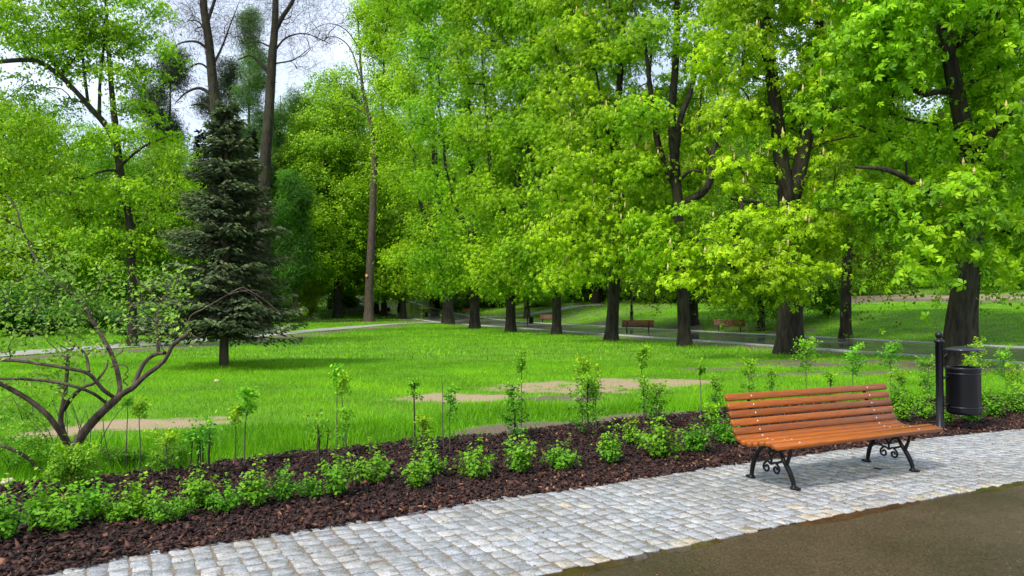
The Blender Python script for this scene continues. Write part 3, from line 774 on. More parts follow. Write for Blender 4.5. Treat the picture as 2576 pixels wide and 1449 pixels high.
# =================================================================== BENCHES
PROF = [(-.070, .410, 10), (.020, .424, 0), (.098, .411, -10), (.172, .393, -10), (.246, .383, 0), (.314, .388, 12), (.378, .412, 30),
        (.419, .472, 66), (.447, .548, 70), (.473, .624, 72), (.498, .700, 72), (.526, .778, 68)]
def make_bench(loc, rz, label, group, wood, bolts=True, cat='bench', half=.8225):
    root = empty('park_bench', loc, label, cat, group, rz)
    g = np.random.default_rng(5)
    for i, (t_, z_, a) in enumerate(PROF):
        w_ = .043 if i == 0 else .0265 if i < 6 else .0315
        ra = R(a); mbb = MB(); mbb.box((0, 0, 0), (half + .31, w_, .019), bev=.004)
        sl = mbb.build('seat_slat' if i < 7 else 'back_slat', wood, root)
        sl.location = (0, t_, z_); sl.rotation_euler = (ra, 0, 0)
        if bolts:
            for sx in (-1, 1):
                bb = MB(); bb.lathe([(.0, .0215), (.005, .021), (.0085, .0185), (.0095, .0160)], (0, 0, 0), 10)
                b_ = bb.build('bolt', M_BOLT, sl, smooth=True); b_.location = (sx * half, 0, 0)
    for sx in (-1, 1):
        f = MB(); X = sx * half
        def C(p, r, k=5, s_=8):
            P, rr = smooth_line([(X, a, b) for a, b in p], r, k); f.tube(P, rr * 1.22, s_)
        under = [(t_ + .034 * math.sin(R(a)), z_ - .034 * math.cos(R(a))) for t_, z_, a in PROF]
        C(under, [.012] + [.016] * 10 + [.012])
        C([(.175, .366), (.155, .30), (.122, .245), (.075, .185), (.028, .11), (.004, .055), (0, .012)], [.013, .014, .016, .019, .019, .017, .016])
        C([(.075, .215), (.045, .28), (.028, .34), (.02, .392)], [.016, .013, .012, .013])
        C([(.33, .365), (.37, .32), (.425, .265), (.475, .185), (.502, .10), (.512, .045), (.512, .012)], [.013, .014, .016, .018, .018, .016, .016])
        C([(.40, .295), (.40, .34), (.385, .385)], [.011, .011, .012])
        for (fy, s_) in ((-.012, 1), (.524, -1)):
            f.lathe([(0.0, 0), (.036, 0), (.038, .010), (.026, .020), (.016, .034), (.014, .045)], (X, fy + .008 * s_, .001), 12)
            f.box((X, fy - .02 * s_, .010), (.022, .03, .009))
        # two C scrolls and the rail that carries them
        def scroll(c, r0, a0, turn, sgn, rr=.0085):
            P = [(c[0] + r0 * (1 - .72 * k / 14) * math.cos(a0 + sgn * turn * k / 14), c[1] + r0 * (1 - .72 * k / 14) * math.sin(a0 + sgn * turn * k / 14)) for k in range(15)]
            C(P, [rr] * 14 + [rr * 1.4], 2, 7)
        scroll((.322, .135), .044, R(60), R(430), -1); scroll((.206, .135), .044, R(120), R(430), 1)
        C([(.345, .173), (.31, .195), (.264, .175), (.218, .195), (.184, .173)], [.0085] * 5)
        C([(.264, .175), (.264, .225), (.29, .27), (.315, .30)], [.008, .010, .009, .008])
        C([(.264, .225), (.235, .27), (.205, .295), (.165, .30)], [.009, .010, .009, .008])
        C([(.07, .20), (.12, .222), (.175, .205), (.215, .19)], [.009] * 4)
        C([(.445, .20), (.40, .222), (.345, .20), (.31, .19)], [.009] * 4)
        scroll((.245, .315), .036, R(-60), R(380), 1); scroll((.115, .345), .028, R(-90), R(330), 1)
        f.build('iron_frame', M_IRON, root, smooth=True)
    return root
make_bench((3.27, 7.218, .019), R(26.95), 'large orange brown slatted bench with black scrolled iron legs standing on the pale setts', None, M_WOOD)
GB = 'dark slatted benches along the wide wet path'
b0 = make_bench((0, 0, 0), 0, '', GB, M_WOODD, bolts=False, half=.7)
def put_bench(b, u, v, Y, rz, label):
    p = gp(u, v); b.location = (p[0], p[1], p[2] + .035); b.rotation_euler = (0, 0, rz); b['label'] = label
put_bench(b0, 1603, 838, 0, R(180 + 6 - 14 + 5), 'dark bench seen from behind at the base of the black lamp post')
put_bench(copy_tree(b0), 1836, 836, 0, R(-14), 'reddish brown bench facing the wide path with green bank behind')
put_bench(copy_tree(b0), 1380, 812, 0, R(-12), 'small distant red brown bench half hidden by a chestnut trunk, right of a small bin')
put_bench(copy_tree(b0), 1176, 792, 0, R(-25), 'tiny farthest bench at the junction of the bank path')

# =================================================================== BINS
def make_bin(loc, rz, label, group=None, sc=1.0):
    root = empty('litter_bin', loc, label, 'litter bin', group, rz, sc)
    p = MB(); p.lathe([(.0, 0), (.058, 0), (.058, .03), (.047, .04), (.047, 1.16), (.060, 1.165), (.064, 1.18), (.060, 1.197), (.040, 1.205), (.026, 1.215), (.026, 1.228)] +
                      [(.048 * math.sin(a), 1.265 - .048 * math.cos(a)) for a in np.linspace(.6, math.pi, 9)], (0, 0, 0), 20)
    p.build('post', M_BIN, root, smooth=True)
    l_ = MB(); l_.lathe([(0, 1.095), (.20, 1.070), (.245, 1.060), (.252, 1.066), (.248, 1.078), (.12, 1.105), (0, 1.118)], (.33, -.02, 0), 32)
    l_.build('lid', M_LID, root, smooth=True)
    b = MB(); b.tube([(.0, 0, 1.06), (.10, -.005, 1.075), (.2, -.01, 1.075)], .014, 8); b.tube([(.02, 0, .93), (.09, -.01, 1.0), (.18, -.015, 1.066)], .009, 6)
    b.build('lid_arm', M_BIN, root)
    for zb_ in (.70, .34):
        b = MB(); b.box((.085, -.01, zb_), (.06, .02, .018)); b.build('bracket', M_BIN, root)
    c = MB(); c.lathe([(0, .215), (.17, .215), (.195, .23), (.207, .26), (.207, .80), (.213, .805), (.213, .835), (.205, .842), (.192, .838), (.190, .30), (0, .28)], (.33, -.02, 0), 36)
    can = c.build('bin_body', M_BIN, root, smooth=True)
    for z_ in (.30, .745):
        r_ = MB(); r_.lathe([(.207, z_), (.2125, z_ + .004), (.2125, z_ + .016), (.207, z_ + .02)], (.33, -.02, 0), 36); r_.build('hoop', M_BIN, can, smooth=True)
    return root
make_bin((5.69, 10.08, .02), R(8), 'tall black steel litter bin on a ball topped post beyond the large orange bench')
GN = 'small distant litter bins by the wide path'
for u, v, lab in ((1327, 820, 'small dark litter bin left of the distant half hidden bench'), (1066, 802, 'tiny dark litter bin between two far trunks beside the wide path'),
                  (972, 788, 'tiny farthest litter bin beside the dark trunks at left of the path')):
    p = gp(u, v); make_bin(tuple(p), R(0), lab, GN)

# =================================================================== LAMP POST
p = gp(1589, 808)
lp = empty('lamp_post', tuple(p), 'slim black lamp post with thick fluted foot rising behind a dark bench', 'lamp post')
q = MB(); q.lathe([(0, 0), (.22, 0), (.22, .12), (.15, .2), (.15, .75), (.19, .8), (.19, .86), (.12, .95), (.11, 1.35), (.14, 1.4), (.09, 1.5), (.065, 4.3), (.10, 4.35), (.10, 4.42), (0, 4.42)], (0, 0, 0), 14)
q.build('post', M_IRON, lp, smooth=True)
q = MB(); q.lathe([(.07, 4.42), (.16, 4.55), (.20, 4.85), (.17, 5.0)], (0, 0, 0), 14); q.build('lamp_glass', M_LGLASS, lp, smooth=True)
q = MB(); q.lathe([(.24, 5.0), (.20, 5.06), (.08, 5.16), (.02, 5.26), (0, 5.27)], (0, 0, 0), 14); q.build('lamp_cap', M_IRON, lp, smooth=True)

# =================================================================== CHESTNUT ROW
GC = 'row of chestnut trees between lawn and wide path'
def crown_cols(base, h, r, g, low=.30, k=7):
    """a column of overlapping volumes with an uneven outline"""
    E = []
    for i in range(k):
        f = low + (1 - low - .08) * i / (k - 1)
        w_ = r * (1.0 if f < .6 else 1 - .55 * (f - .6) / .4) * g.uniform(.55, .8)
        a = g.uniform(0, 6.28); d = r * g.uniform(.25, .55) * (1 if f < .8 else .4)
        E.append((base[0] + d * math.cos(a), base[1] + d * math.sin(a), base[2] + f * h, w_, w_, h * .115))
        E.append((base[0] - d * math.cos(a), base[1] - d * math.sin(a), base[2] + f * h + g.uniform(-.6, .6), w_ * .9, w_ * .9, h * .10))
    return E
def trunk_auto(base, h, r0, g, fork=.25, limbs=3, lean=(0, 0)):
    b = np.array(base, float)
    T = [b, b + [lean[0] * .3, lean[1] * .3, h * .12], b + [lean[0] * .7 + g.normal(0, .1), lean[1] * .7, h * fork], b + [lean[0] + g.normal(0, .4), lean[1] + g.normal(0, .4), h * .55], b + [lean[0] + g.normal(0, .6), lean[1] + g.normal(0, .6), h * .9]]
    out_ = [(T, [r0, r0 * .86, r0 * .74, r0 * .42, r0 * .1])]
    for i in range(limbs):
        a = 6.28 * i / limbs + g.uniform(-.5, .5); s = g.uniform(.8, 1.2)
        o = T[2] + (T[3] - T[2]) * g.uniform(0, .3)
        out_.append(([o, o + [math.cos(a) * .9 * s, math.sin(a) * .9 * s, h * .10], o + [math.cos(a) * 1.8 * s, math.sin(a) * 1.8 * s, h * .26], o + [math.cos(a) * 2.6 * s, math.sin(a) * 2.6 * s, h * .48]], [r0 * .45, r0 * .36, r0 * .24, r0 * .07]))
    return out_
def line(Y, pts, r):    # pts: (u, v[, dy]) seen in the photo; gives world points
    return ([at(p[0], p[1], Y + (p[2] if len(p) > 2 else 0)) for p in pts], r)

# R1 nearest, leaning
b = gp(2400, 921); Y = b[1]; g = np.random.default_rng(101)
lines = [([b] + [at(u, v, Y) for u, v in ((2412, 800), (2440, 640), (2452, 520), (2440, 400), (2412, 260), (2385, 120), (2360, -60), (2350, -260))], [.33, .32, .30, .27, .25, .22, .18, .14, .06]),
         line(Y, [(2415, 232), (2370, 230, -.1), (2325, 240, -.3)], [.10, .09, .06]),
         line(Y, [(2440, 420), (2500, 330, -1), (2560, 270, -2), (2650, 180, -2.5)], [.16, .12, .09, .05]),
         line(Y, [(2430, 560), (2330, 480, -1.2), (2240, 430, -1.5), (2150, 420, -1.5)], [.13, .10, .07, .03]),
         line(Y, [(2400, 110), (2480, 70, .5), (2600, -20, 1)], [.15, .11, .06]), line(Y, [(2380, 90), (2300, 0, 1), (2200, -120, 1)], [.13, .1, .05])]
E = []
for (u, v, dy, rx, ry, rz_) in ((2200, 110, 0, 1.7, 2.2, .8), (2280, 20, -1, 1.5, 2.2, .8), (2500, 60, 0, 1.2, 2, .8), (2590, 170, -1, 1.2, 2, .9), (2260, 370, 1.5, 1.3, 1.8, .7), (2160, 240, 1, 1.3, 2, .8), (2330, 150, 1.8, 1.0, .9, .7), (2500, 220, .8, .9, 1.6, .6), (2300, 110, -1.5, .8, .8, .4),
                                (2560, 330, -1, 1.4, 2, 1.0), (2400, 470, -1.8, 1.1, 1.3, .7), (2200, 500, 1.5, 1.3, 2, .8), (2560, 520, 0, 1.0, 1.8, .9), (2330, 610, -1.8, .7, 1.1, .55), (2310, 690, -1.2, .45, .8, .4), (2540, 650, 1, .9, 1.6, .6), (2440, 600, -1.7, .8, .8, .45), (2400, 665, -1.6, .6, .7, .35), (2370, 560, -1.8, .9, 1, .5),
                                (2300, -160, 0, 3.0, 3, 1.8), (2560, -180, 0, 2.5, 3, 1.8)):
    q = at(u, v, Y + dy); E.append((*q, rx, ry, rz_))
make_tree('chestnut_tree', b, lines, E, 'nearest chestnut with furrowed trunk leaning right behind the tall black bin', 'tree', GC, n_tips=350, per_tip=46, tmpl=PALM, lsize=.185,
          spread=(.37, .37, .12), mat=M_CHEST, seed=101, blossoms=130, rt=.014, umb=.55, shade0=.62, sides=14)

# R2 thick trunk
b = gp(1988, 891); Y = b[1]
lines = [([b] + [at(u, v, Y) for u, v in ((1990, 760), (1990, 620), (1985, 520), (1965, 400), (1950, 250), (1928, 80), (1915, -120), (1905, -300))], [.44, .41, .38, .34, .26, .23, .2, .14, .05]),
         line(Y, [(1985, 540), (2010, 430), (2032, 330), (2050, 200), (2062, 40), (2070, -150)], [.30, .28, .24, .19, .14, .06]),
         line(Y, [(1985, 600), (1920, 520, -1.5), (1840, 500, -3)], [.14, .10, .04]), line(Y, [(1995, 610), (2060, 520, -1), (2120, 470, -2)], [.14, .1, .04])]
E = []
for (u, v, dy, rx, ry, rz_) in ((1800, 640, -3.0, 1.5, 1.2, .55), (1740, 690, -3.2, .8, .8, .3), (1900, 690, -3.5, 1.1, 1.0, .45), (1890, 770, -3.9, .35, .4, .42), (2010, 650, -3.2, 1.3, 1.1, .6), (1930, 560, -2.8, 1.6, 1.2, .7), (1990, 715, -3.2, .9, .7, .28), (1850, 740, -3.6, .5, .5, .25), (2060, 560, -2.5, 1.4, 1.4, .8),
                                (2110, 440, -1, 1.1, 1.8, .8), (1850, 430, .5, 1.0, 1.6, .8), (2130, 310, 0, 1.1, 1.8, .8), (1840, 300, .5, 1.1, 1.8, .8), (2000, 380, 2.0, 1.2, .8, 1.0), (1985, 250, 2.0, 1.2, .8, .9), (2100, 180, 0, 1.3, 2, .8), (1850, 150, 0, 1.4, 2, .8), (1990, 190, -1.6, .6, .6, .4), (2040, 60, 0, 1.6, 2.2, .8), (1880, 30, 0, 1.7, 2.2, .8),
                                (1980, -90, 0, 3.3, 3, 1.5), (2180, 230, 1, 1.1, 2, .8), (1965, 330, -1.5, .5, .5, .3), (2000, -300, 0, 2.8, 3, 1.8)):
    q = at(u, v, Y + dy); E.append((*q, rx, ry, rz_))
make_tree('chestnut_tree', b, lines, E, 'chestnut with the thickest trunk, flared at its foot, and low bright drooping leaves', 'tree', GC, n_tips=400, per_tip=44, tmpl=PALM, lsize=.165,
          spread=(.38, .38, .13), mat=M_CHESTY, seed=102, blossoms=260, rt=.014, umb=.5, shade0=.58, sides=16)

# R3 .. R5 traced
def row_tree(u, v, pts, rads, extra, ells, label, seed, mat, shade0=.45, blossoms=150, n_tips=300, per_tip=46, lsize=.19, auto=None):
    b = gp(u, v); Y = b[1]
    lines = [([b] + [at(a, c, Y) for a, c in pts], rads)] + [line(Y, p_, r_) for p_, r_ in extra]
    E = []
    for (u_, v_, dy, rx, ry, rz_) in ells:
        q = at(u_, v_, Y + dy); E.append((*q, rx, ry, rz_))
    return make_tree('chestnut_tree', b, lines, E, label, 'tree', GC, n_tips=int(n_tips * (1.15 if seed < 105 else 1.75)), per_tip=per_tip + 8, tmpl=PALM, lsize=lsize * .86, spread=(.48, .48, .20) if seed < 105 else (.5, .5, .36), mat=mat, seed=seed, blossoms=int(blossoms * 1.2), rt=.016, umb=.34 if seed < 105 else .2, shade0=shade0 + .15)
row_tree(1723, 871, ((1716, 700), (1708, 560), (1700, 430), (1690, 300), (1700, 150), (1705, -60), (1705, -250)), [.28, .25, .23, .20, .18, .15, .12, .05],
         [([(1700, 470), (1660, 380), (1640, 250), (1620, 80)], [.17, .15, .12, .06]), ([(1705, 520), (1780, 470, -.5), (1800, 360, -.6), (1832, 290, -.4), (1870, 180, 0), (1900, 60)], [.17, .16, .14, .12, .08, .04]), ([(1700, 400), (1712, 300, -.8), (1745, 200, -.6), (1750, 60)], [.15, .13, .10, .05]), ([(1795, 400, -.6), (1760, 330, -.6), (1765, 220, -.3)], [.08, .06, .03]), ([(1835, 280, -.4), (1800, 210, -.4), (1850, 120, -.2)], [.06, .05, .03]), ([(1703, 460), (1740, 430, -1), (1790, 440, -1)], [.08, .06, .03])],
         ((1640, 590, -2, 1.6, 1.8, 1.0), (1760, 570, -1, 1.8, 2, 1.0), (1660, 650, -1, .9, 1, .6), (1780, 640, 0, 1.2, 1.4, .7), (1700, 490, 2, 1.8, 1.6, .7), (1610, 420, 0, 1.3, 2, .7), (1830, 430, 1, 1.2, 2, .7), (1750, 340, 2, 1.4, 1.2, .7), (1600, 290, 0, 1.5, 2.2, .8), (1860, 260, 0, 1.4, 2.2, .8), (1720, 220, 1.5, 1.5, 1.5, .8), (1820, 120, 0, 1.8, 2.4, .9),
          (1660, 110, 0, 1.9, 2.4, .9), (1760, -60, 0, 3.2, 3, 1.8), (1650, -200, 0, 3.2, 3, 2.2)), 'slim dark chestnut trunk just left of the thickest trunk, its bark streaked with moss', 103, M_CHEST, blossoms=160, n_tips=250)
row_tree(1538, 859, ((1545, 740), (1552, 600), (1558, 450), (1550, 330), (1560, 200), (1570, 40), (1575, -150)), [.31, .28, .26, .23, .20, .16, .12, .05],
         [([(1556, 480), (1600, 390, -.6), (1622, 290, -.6), (1640, 120)], [.18, .16, .12, .06]), ([(1556, 500), (1500, 400), (1450, 300), (1430, 160)], [.12, .1, .08, .04]), ([(1553, 420, 0), (1520, 300, -1), (1500, 180, -1)], [.1, .08, .04])],
         ((1500, 640, -2.5, 1.9, 1.6, .8), (1430, 570, -2.5, 1.7, 1.6, 1.1), (1440, 680, -1, 1.2, 1.2, .5), (1610, 620, -1, 1.5, 1.6, .9), (1490, 500, -2, 2, 2, 1), (1560, 560, -2.8, 2.0, 1.6, .9), (1450, 430, -2, 2.0, 2, 1.1), (1580, 420, -2, 2.3, 2.2, 1.1), (1490, 320, -1, 2.0, 2.2, 1.1), (1570, 270, .5, 1.7, 2.2, 1.1), (1430, 230, 0, 1.8, 2.4, 1.2), (1530, 170, 0, 2.0, 2.4, 1.2),
          (1450, 100, 0, 2.0, 2.4, 1.2), (1570, 80, 0, 2.0, 2.4, 1.2), (1490, 0, 0, 2.6, 2.6, 1.3), (1500, -160, 0, 4, 3.2, 2.4)), 'chestnut with a straight grey trunk and many pale candle flowers, left of the dark bench', 104, M_CHESTY, shade0=.35, blossoms=420, n_tips=330)
row_tree(1400, 843, ((1400, 740), (1395, 620), (1392, 500), (1385, 350), (1380, 200), (1375, 0)), [.29, .27, .25, .22, .19, .13, .05],
         [([(1393, 540), (1340, 430), (1320, 300), (1310, 150)], [.14, .12, .09, .04]), ([(1393, 520), (1440, 420), (1460, 300), (1470, 100)], [.12, .1, .08, .04])],
         ((1400, 690, -2, 2.0, 1.8, .7), (1340, 640, -1, 2.0, 2, 1.0), (1440, 610, -1.5, 2.1, 2, 1.0), (1370, 520, 0, 3.0, 2.6, 1.3), (1420, 400, 0, 2.4, 3, 1.5), (1350, 330, 0, 2.4, 3, 1.5), (1430, 250, 0, 2.4, 3, 1.5), (1340, 180, 0, 2.4, 3, 1.5), (1430, 110, 0, 2.4, 3, 1.5), (1360, 40, 0, 2.6, 3, 1.6), (1380, -60, 0, 4, 3, 2.4)),
         'chestnut with the short slender trunk half covering a distant red brown bench', 105, M_CHEST, shade0=.4, blossoms=60, n_tips=300)
row_tree(1285, 836, ((1285, 740), (1290, 620), (1300, 500), (1310, 350), (1325, 180), (1330, 0)), [.34, .32, .30, .26, .22, .15, .06],
         [([(1292, 580), (1240, 450), (1225, 300), (1210, 120)], [.18, .14, .1, .04]), ([(1296, 560), (1350, 430), (1365, 300)], [.14, .1, .05])],
         ((1280, 700, -1.5, 2.4, 2, .9), (1330, 690, 0, 1.8, 2, .8), (1230, 700, 0, 1.6, 2, .8), (1210, 650, -1.5, 2.2, 2.2, 1.1), (1320, 600, -1, 2.4, 2, 1.2), (1240, 500, 0, 3.0, 2.8, 1.4), (1300, 400, 0, 2.7, 3, 1.6), (1225, 320, 0, 2.7, 3, 1.6), (1310, 240, 0, 2.7, 3, 1.6), (1225, 160, 0, 2.8, 3, 1.8), (1310, 90, 0, 2.8, 3, 1.8), (1240, 20, 0, 3, 3, 1.8), (1260, -60, 0, 4.5, 3, 2.6)),
         'dark chestnut with dense crown and small litter bin standing to its right', 106, M_CHEST, shade0=.32, blossoms=0, n_tips=300)
row_tree(1195, 827, ((1193, 740), (1188, 620), (1190, 480), (1180, 300), (1170, 120), (1165, -60)), [.38, .36, .33, .29, .24, .14, .05],
         [([(1190, 600), (1130, 470), (1110, 300)], [.2, .15, .06]), ([(1188, 560), (1225, 430), (1235, 280)], [.16, .12, .05])],
         ((1190, 690, -1, 2.8, 2, 1.1), (1140, 710, 0, 2, 2, .8), (1230, 640, 0, 2, 2, 1.2), (1120, 640, -1, 2.6, 2.4, 1.2), (1200, 560, 0, 3.4, 3, 1.5), (1130, 460, 0, 3.6, 3, 1.7), (1185, 350, 0, 3.1, 3, 1.9), (1105, 290, 0, 3.1, 3, 1.9), (1190, 210, 0, 3.1, 3, 1.9), (1110, 130, 0, 3.2, 3, 2.0), (1190, 70, 0, 3.2, 3, 2.0), (1110, 0, 0, 3.3, 3, 2.0), (1130, -60, 0, 4.8, 3, 2.8)),
         'pale mossy trunked chestnut next left of the dark dense one', 107, M_CHEST, shade0=.42, blossoms=0, n_tips=280)
row_tree(1128, 816, ((1126, 740), (1115, 640), (1100, 500), (1090, 330), (1080, 150), (1075, -20)), [.56, .46, .40, .33, .26, .15, .06],
         [([(1115, 640), (1060, 520), (1040, 400)], [.24, .18, .07]), ([(1105, 560), (1150, 420), (1160, 260)], [.2, .15, .06])],
         ((1110, 700, -1, 3.3, 2, 1.2), (1050, 700, 0, 2.4, 2, 1.2), (1000, 640, 0, 2.2, 2, 1.4), (1150, 620, 0, 2.6, 2, 1.4), (1040, 640, -1, 2.8, 2.4, 1.3), (1110, 570, 0, 4, 3, 1.8), (1050, 450, 0, 4.2, 3, 2), (1095, 350, 0, 3.6, 3, 2.3), (1020, 280, 0, 3.4, 3, 2.3), (1090, 200, 0, 3.6, 3, 2.3), (1020, 120, 0, 3.4, 3, 2.3), (1085, 50, 0, 3.6, 3, 2.3), (1010, -10, 0, 3.4, 3, 2.3)),
         'broad footed dark chestnut where the narrow footpath meets the wide path', 108, M_LIND, shade0=.45, blossoms=0, n_tips=280)

# =================================================================== PROTOTYPES FOR THE OTHER PARK TREES
def proto(seed, h, r, r0, mat, bark, lsize, n_tips, per_tip, tmpl, low=.3, spread=(.8, .8, .3), shade0=.5, limbs=4, fork=.25, name='deciduous_tree', label='', group=None, loc=(0, 0, 0), leaf_low=None, k=7, up=1.0, twigs=0):
    g = np.random.default_rng(seed)
    return make_tree(name, (0, 0, 0), trunk_auto((0, 0, 0), h, r0, g, fork, limbs), crown_cols((0, 0, 0), h, r, g, low, k), label, 'tree', group, n_tips=n_tips, per_tip=per_tip,
                     tmpl=tmpl, lsize=lsize, spread=spread, mat=mat, bark=bark, seed=seed, rt=.014, umb=.3, shade0=shade0, leaf_low=leaf_low, up=up, twigs=twigs)
def use(pr, used, loc, rz, sc, label, group=None):
    if not used.get(id(pr)):
        used[id(pr)] = 1; pr.location = loc; pr.rotation_euler = (0, 0, rz); pr.scale = (sc, sc, sc) if np.isscalar(sc) else sc; pr['label'] = label
        if group: pr['group'] = group
        return pr
    return relocate(pr, loc, rz, sc, label, group)
USED = {}
PA = proto(201, 18, 4.6, .42, M_CHEST, M_BARK, .24, 240, 55, PALM, low=.2, label='x', name='park_tree', leaf_low=2.6)
PB = proto(202, 20, 5.2, .38, M_FARL, M_BARK, .20, 280, 78, TUFT, low=.24, name='park_tree')
PC = proto(203, 18, 5.0, .34, M_LIND, M_BARK, .19, 270, 84, TUFT, low=.28, shade0=.45, name='park_tree')
PD = proto(204, 16, 4.2, .28, M_FARL, M_BARK, .18, 240, 70, TUFT, low=.2, spread=(.9, .9, .4), shade0=.4, name='park_tree')

GR = 'far end of the chestnut row beyond the footpath junction'
for (u, v, pr, sc, lab) in ((1014, 802, PA, 1.0, 'leaning pale trunked tree of the row, first beyond the footpath junction'), (966, 794, PA, 1.05, 'straight dark trunked tree of the row with tiny bin at its right'),
                            (947, 790, PC, 1.1, 'dark tree of the row directly right of the slim forked tree'), (884, 768, PA, 1.2, 'far row tree left of the slim forked tree'), (872, 762, PC, 1.2, 'farthest visible row tree where the path bends')):
    p = gp(u, v); use(pr, USED, tuple(p), random.uniform(0, 6), sc, lab, GR)
# trees beyond the wide path
GBK = 'trees standing on the bank beyond the wide path'
for (u, v, pr, sc, lab) in ((1745, 818, PB, 1.0, 'dark trunk on the bank peeping out right behind the slim moss streaked trunk'), (1915, 833, PD, .9, 'short dark trunk left of the thickest trunk, beyond the wide path'),
                            (1325, 801, PB, 1.0, 'dark trunk by the path between the bin and the dense chestnut'), (1100, 776, PC, 1.1, 'far dark trunk across the path beside the broad footed chestnut'),
                            (1668, 764, PD, 1.15, 'leaning tree on the crest of the bank above the lamp post')):
    p = gp(u, v); use(pr, USED, tuple(p), random.uniform(0, 6), sc, lab, GBK)
# traced trunks beyond the path
for (u, v, pts, rads, ells, lab, sd_, mt) in (
    (2127, 853, ((2128, 740), (2133, 600), (2137, 490), (2150, 420), (2165, 300), (2185, 100)), [.30, .27, .25, .22, .17, .13, .05],
     ((2100, 420, 0, 2.6, 2.4, 1.2), (2200, 340, 0, 2.8, 2.4, 1.4), (2120, 250, 0, 3, 2.6, 1.6), (2200, 120, 0, 3.2, 2.6, 1.8), (2070, 520, 1, 1.8, 2, 1.0), (2250, 560, 1, 2.6, 2, 1.2), (2230, 660, 0, 1.8, 1.6, .8), (2150, -60, 0, 4, 3, 2.4)),
     'slender straight black trunk standing alone beside the wet path', 301, M_FARL),
    (2430, 868, ((2440, 740), (2450, 620), (2460, 480), (2470, 300), (2480, 100)), [.42, .36, .32, .28, .2, .07],
     ((2400, 560, 0, 2.0, 2, 1.0), (2520, 480, 0, 2.4, 2, 1.2), (2420, 360, 0, 2.6, 2.4, 1.4), (2530, 250, 0, 2.8, 2.4, 1.6), (2440, 100, 0, 3.2, 2.6, 2), (2540, 660, 0, 1.5, 1.6, .6), (2480, -80, 0, 4, 3, 2.4)),
     'dark trunk right behind the leaning chestnut, across the wide path', 302, M_CHEST)):
    b = gp(u, v); Y = b[1]
    E = [(*at(a, c, Y + dy), rx, ry, rz_) for a, c, dy, rx, ry, rz_ in ells]
    make_tree('park_tree', b, [([b] + [at(a, c, Y) for a, c in pts], rads), line(Y, [(pts[2][0], pts[2][1]), (pts[2][0] + 50, pts[2][1] - 60, -.5), (pts[2][0] + 110, pts[2][1] - 90, -1)], [.12, .09, .04])], E, lab, 'tree', GBK,
              n_tips=260, per_tip=55, tmpl=TUFT, lsize=.20, spread=(.7, .7, .25), mat=mt, seed=sd_, shade0=.3)

# background rows fill everything seen between the trunks
GFAR = 'tall green trees closing off the park in the distance'
k = 0
g = np.random.default_rng(55)
def far_tree(u, Y, pr, sc, lab):
    x = (u - CU) / FPX * Y
    use(pr, USED, (x, Y, float(H(x, Y)) - .1), g.uniform(0, 6.28), sc, lab, GFAR)
for u, Y, pr, sc in ((1010, 118, PC, 1.5), (1090, 130, PB, 1.6), (1180, 115, PD, 1.7), (1270, 126, PB, 1.6), (1350, 112, PC, 1.5), (1430, 124, PD, 1.8), (1500, 108, PB, 1.5), (1580, 118, PC, 1.6), (1650, 104, PD, 1.6),
                     (1730, 112, PB, 1.5), (1800, 98, PD, 1.6), (1880, 108, PC, 1.5), (1950, 96, PB, 1.4), (2030, 104, PD, 1.6), (2110, 112, PC, 1.5), (2190, 118, PB, 1.6), (2280, 112, PD, 1.7), (2370, 118, PC, 1.5), (2460, 112, PB, 1.6), (2550, 104, PD, 1.6), (2660, 96, PB, 1.5), (2780, 90, PC, 1.5)):
    far_tree(u, Y, pr, sc, 'tall leafy tree in the distant belt behind the chestnuts and the bank')
GLEFT = 'bright green trees of the left hand wood'
for u, Y, pr, sc, lab in ((770, 105, PC, 1.65, 'light green tree right of the tall bare trunks, seen above the dark spruce side'), (850, 96, PC, 1.75, 'light green tree behind the slim forked tree'), (830, 120, PD, 1.5, 'hazy green tree deep behind the footpath'), (930, 112, PB, 1.6, 'tall green tree behind the far end of the row'),
                     (705, 110, PD, 1.15, 'low green tree between the bare trunk and the footpath'), (620, 95, PD, .9, 'green tree hidden behind the spruce'), (-60, 52, PC, 1.0, 'bright green tree at the far left edge'), (80, 62, PC, 1.0, 'bright yellowish green tree behind the lilac, left'), (240, 70, PC, 1.0, 'green tree behind the linden trunk'), (400, 74, PD, 1.12, 'green tree left of the dark spruce'),
                     (-150, 70, PB, 1.1, 'dark green tree beyond the left edge'), (150, 88, PB, .9, 'darker green tree deep in the left wood'), (330, 92, PB, 1.05, 'dark green tree far behind the linden')):
    x = (u - CU) / FPX * Y
    use(pr, USED, (x, Y, float(H(x, Y)) - .1), g.uniform(0, 6.28), sc, lab, GLEFT)

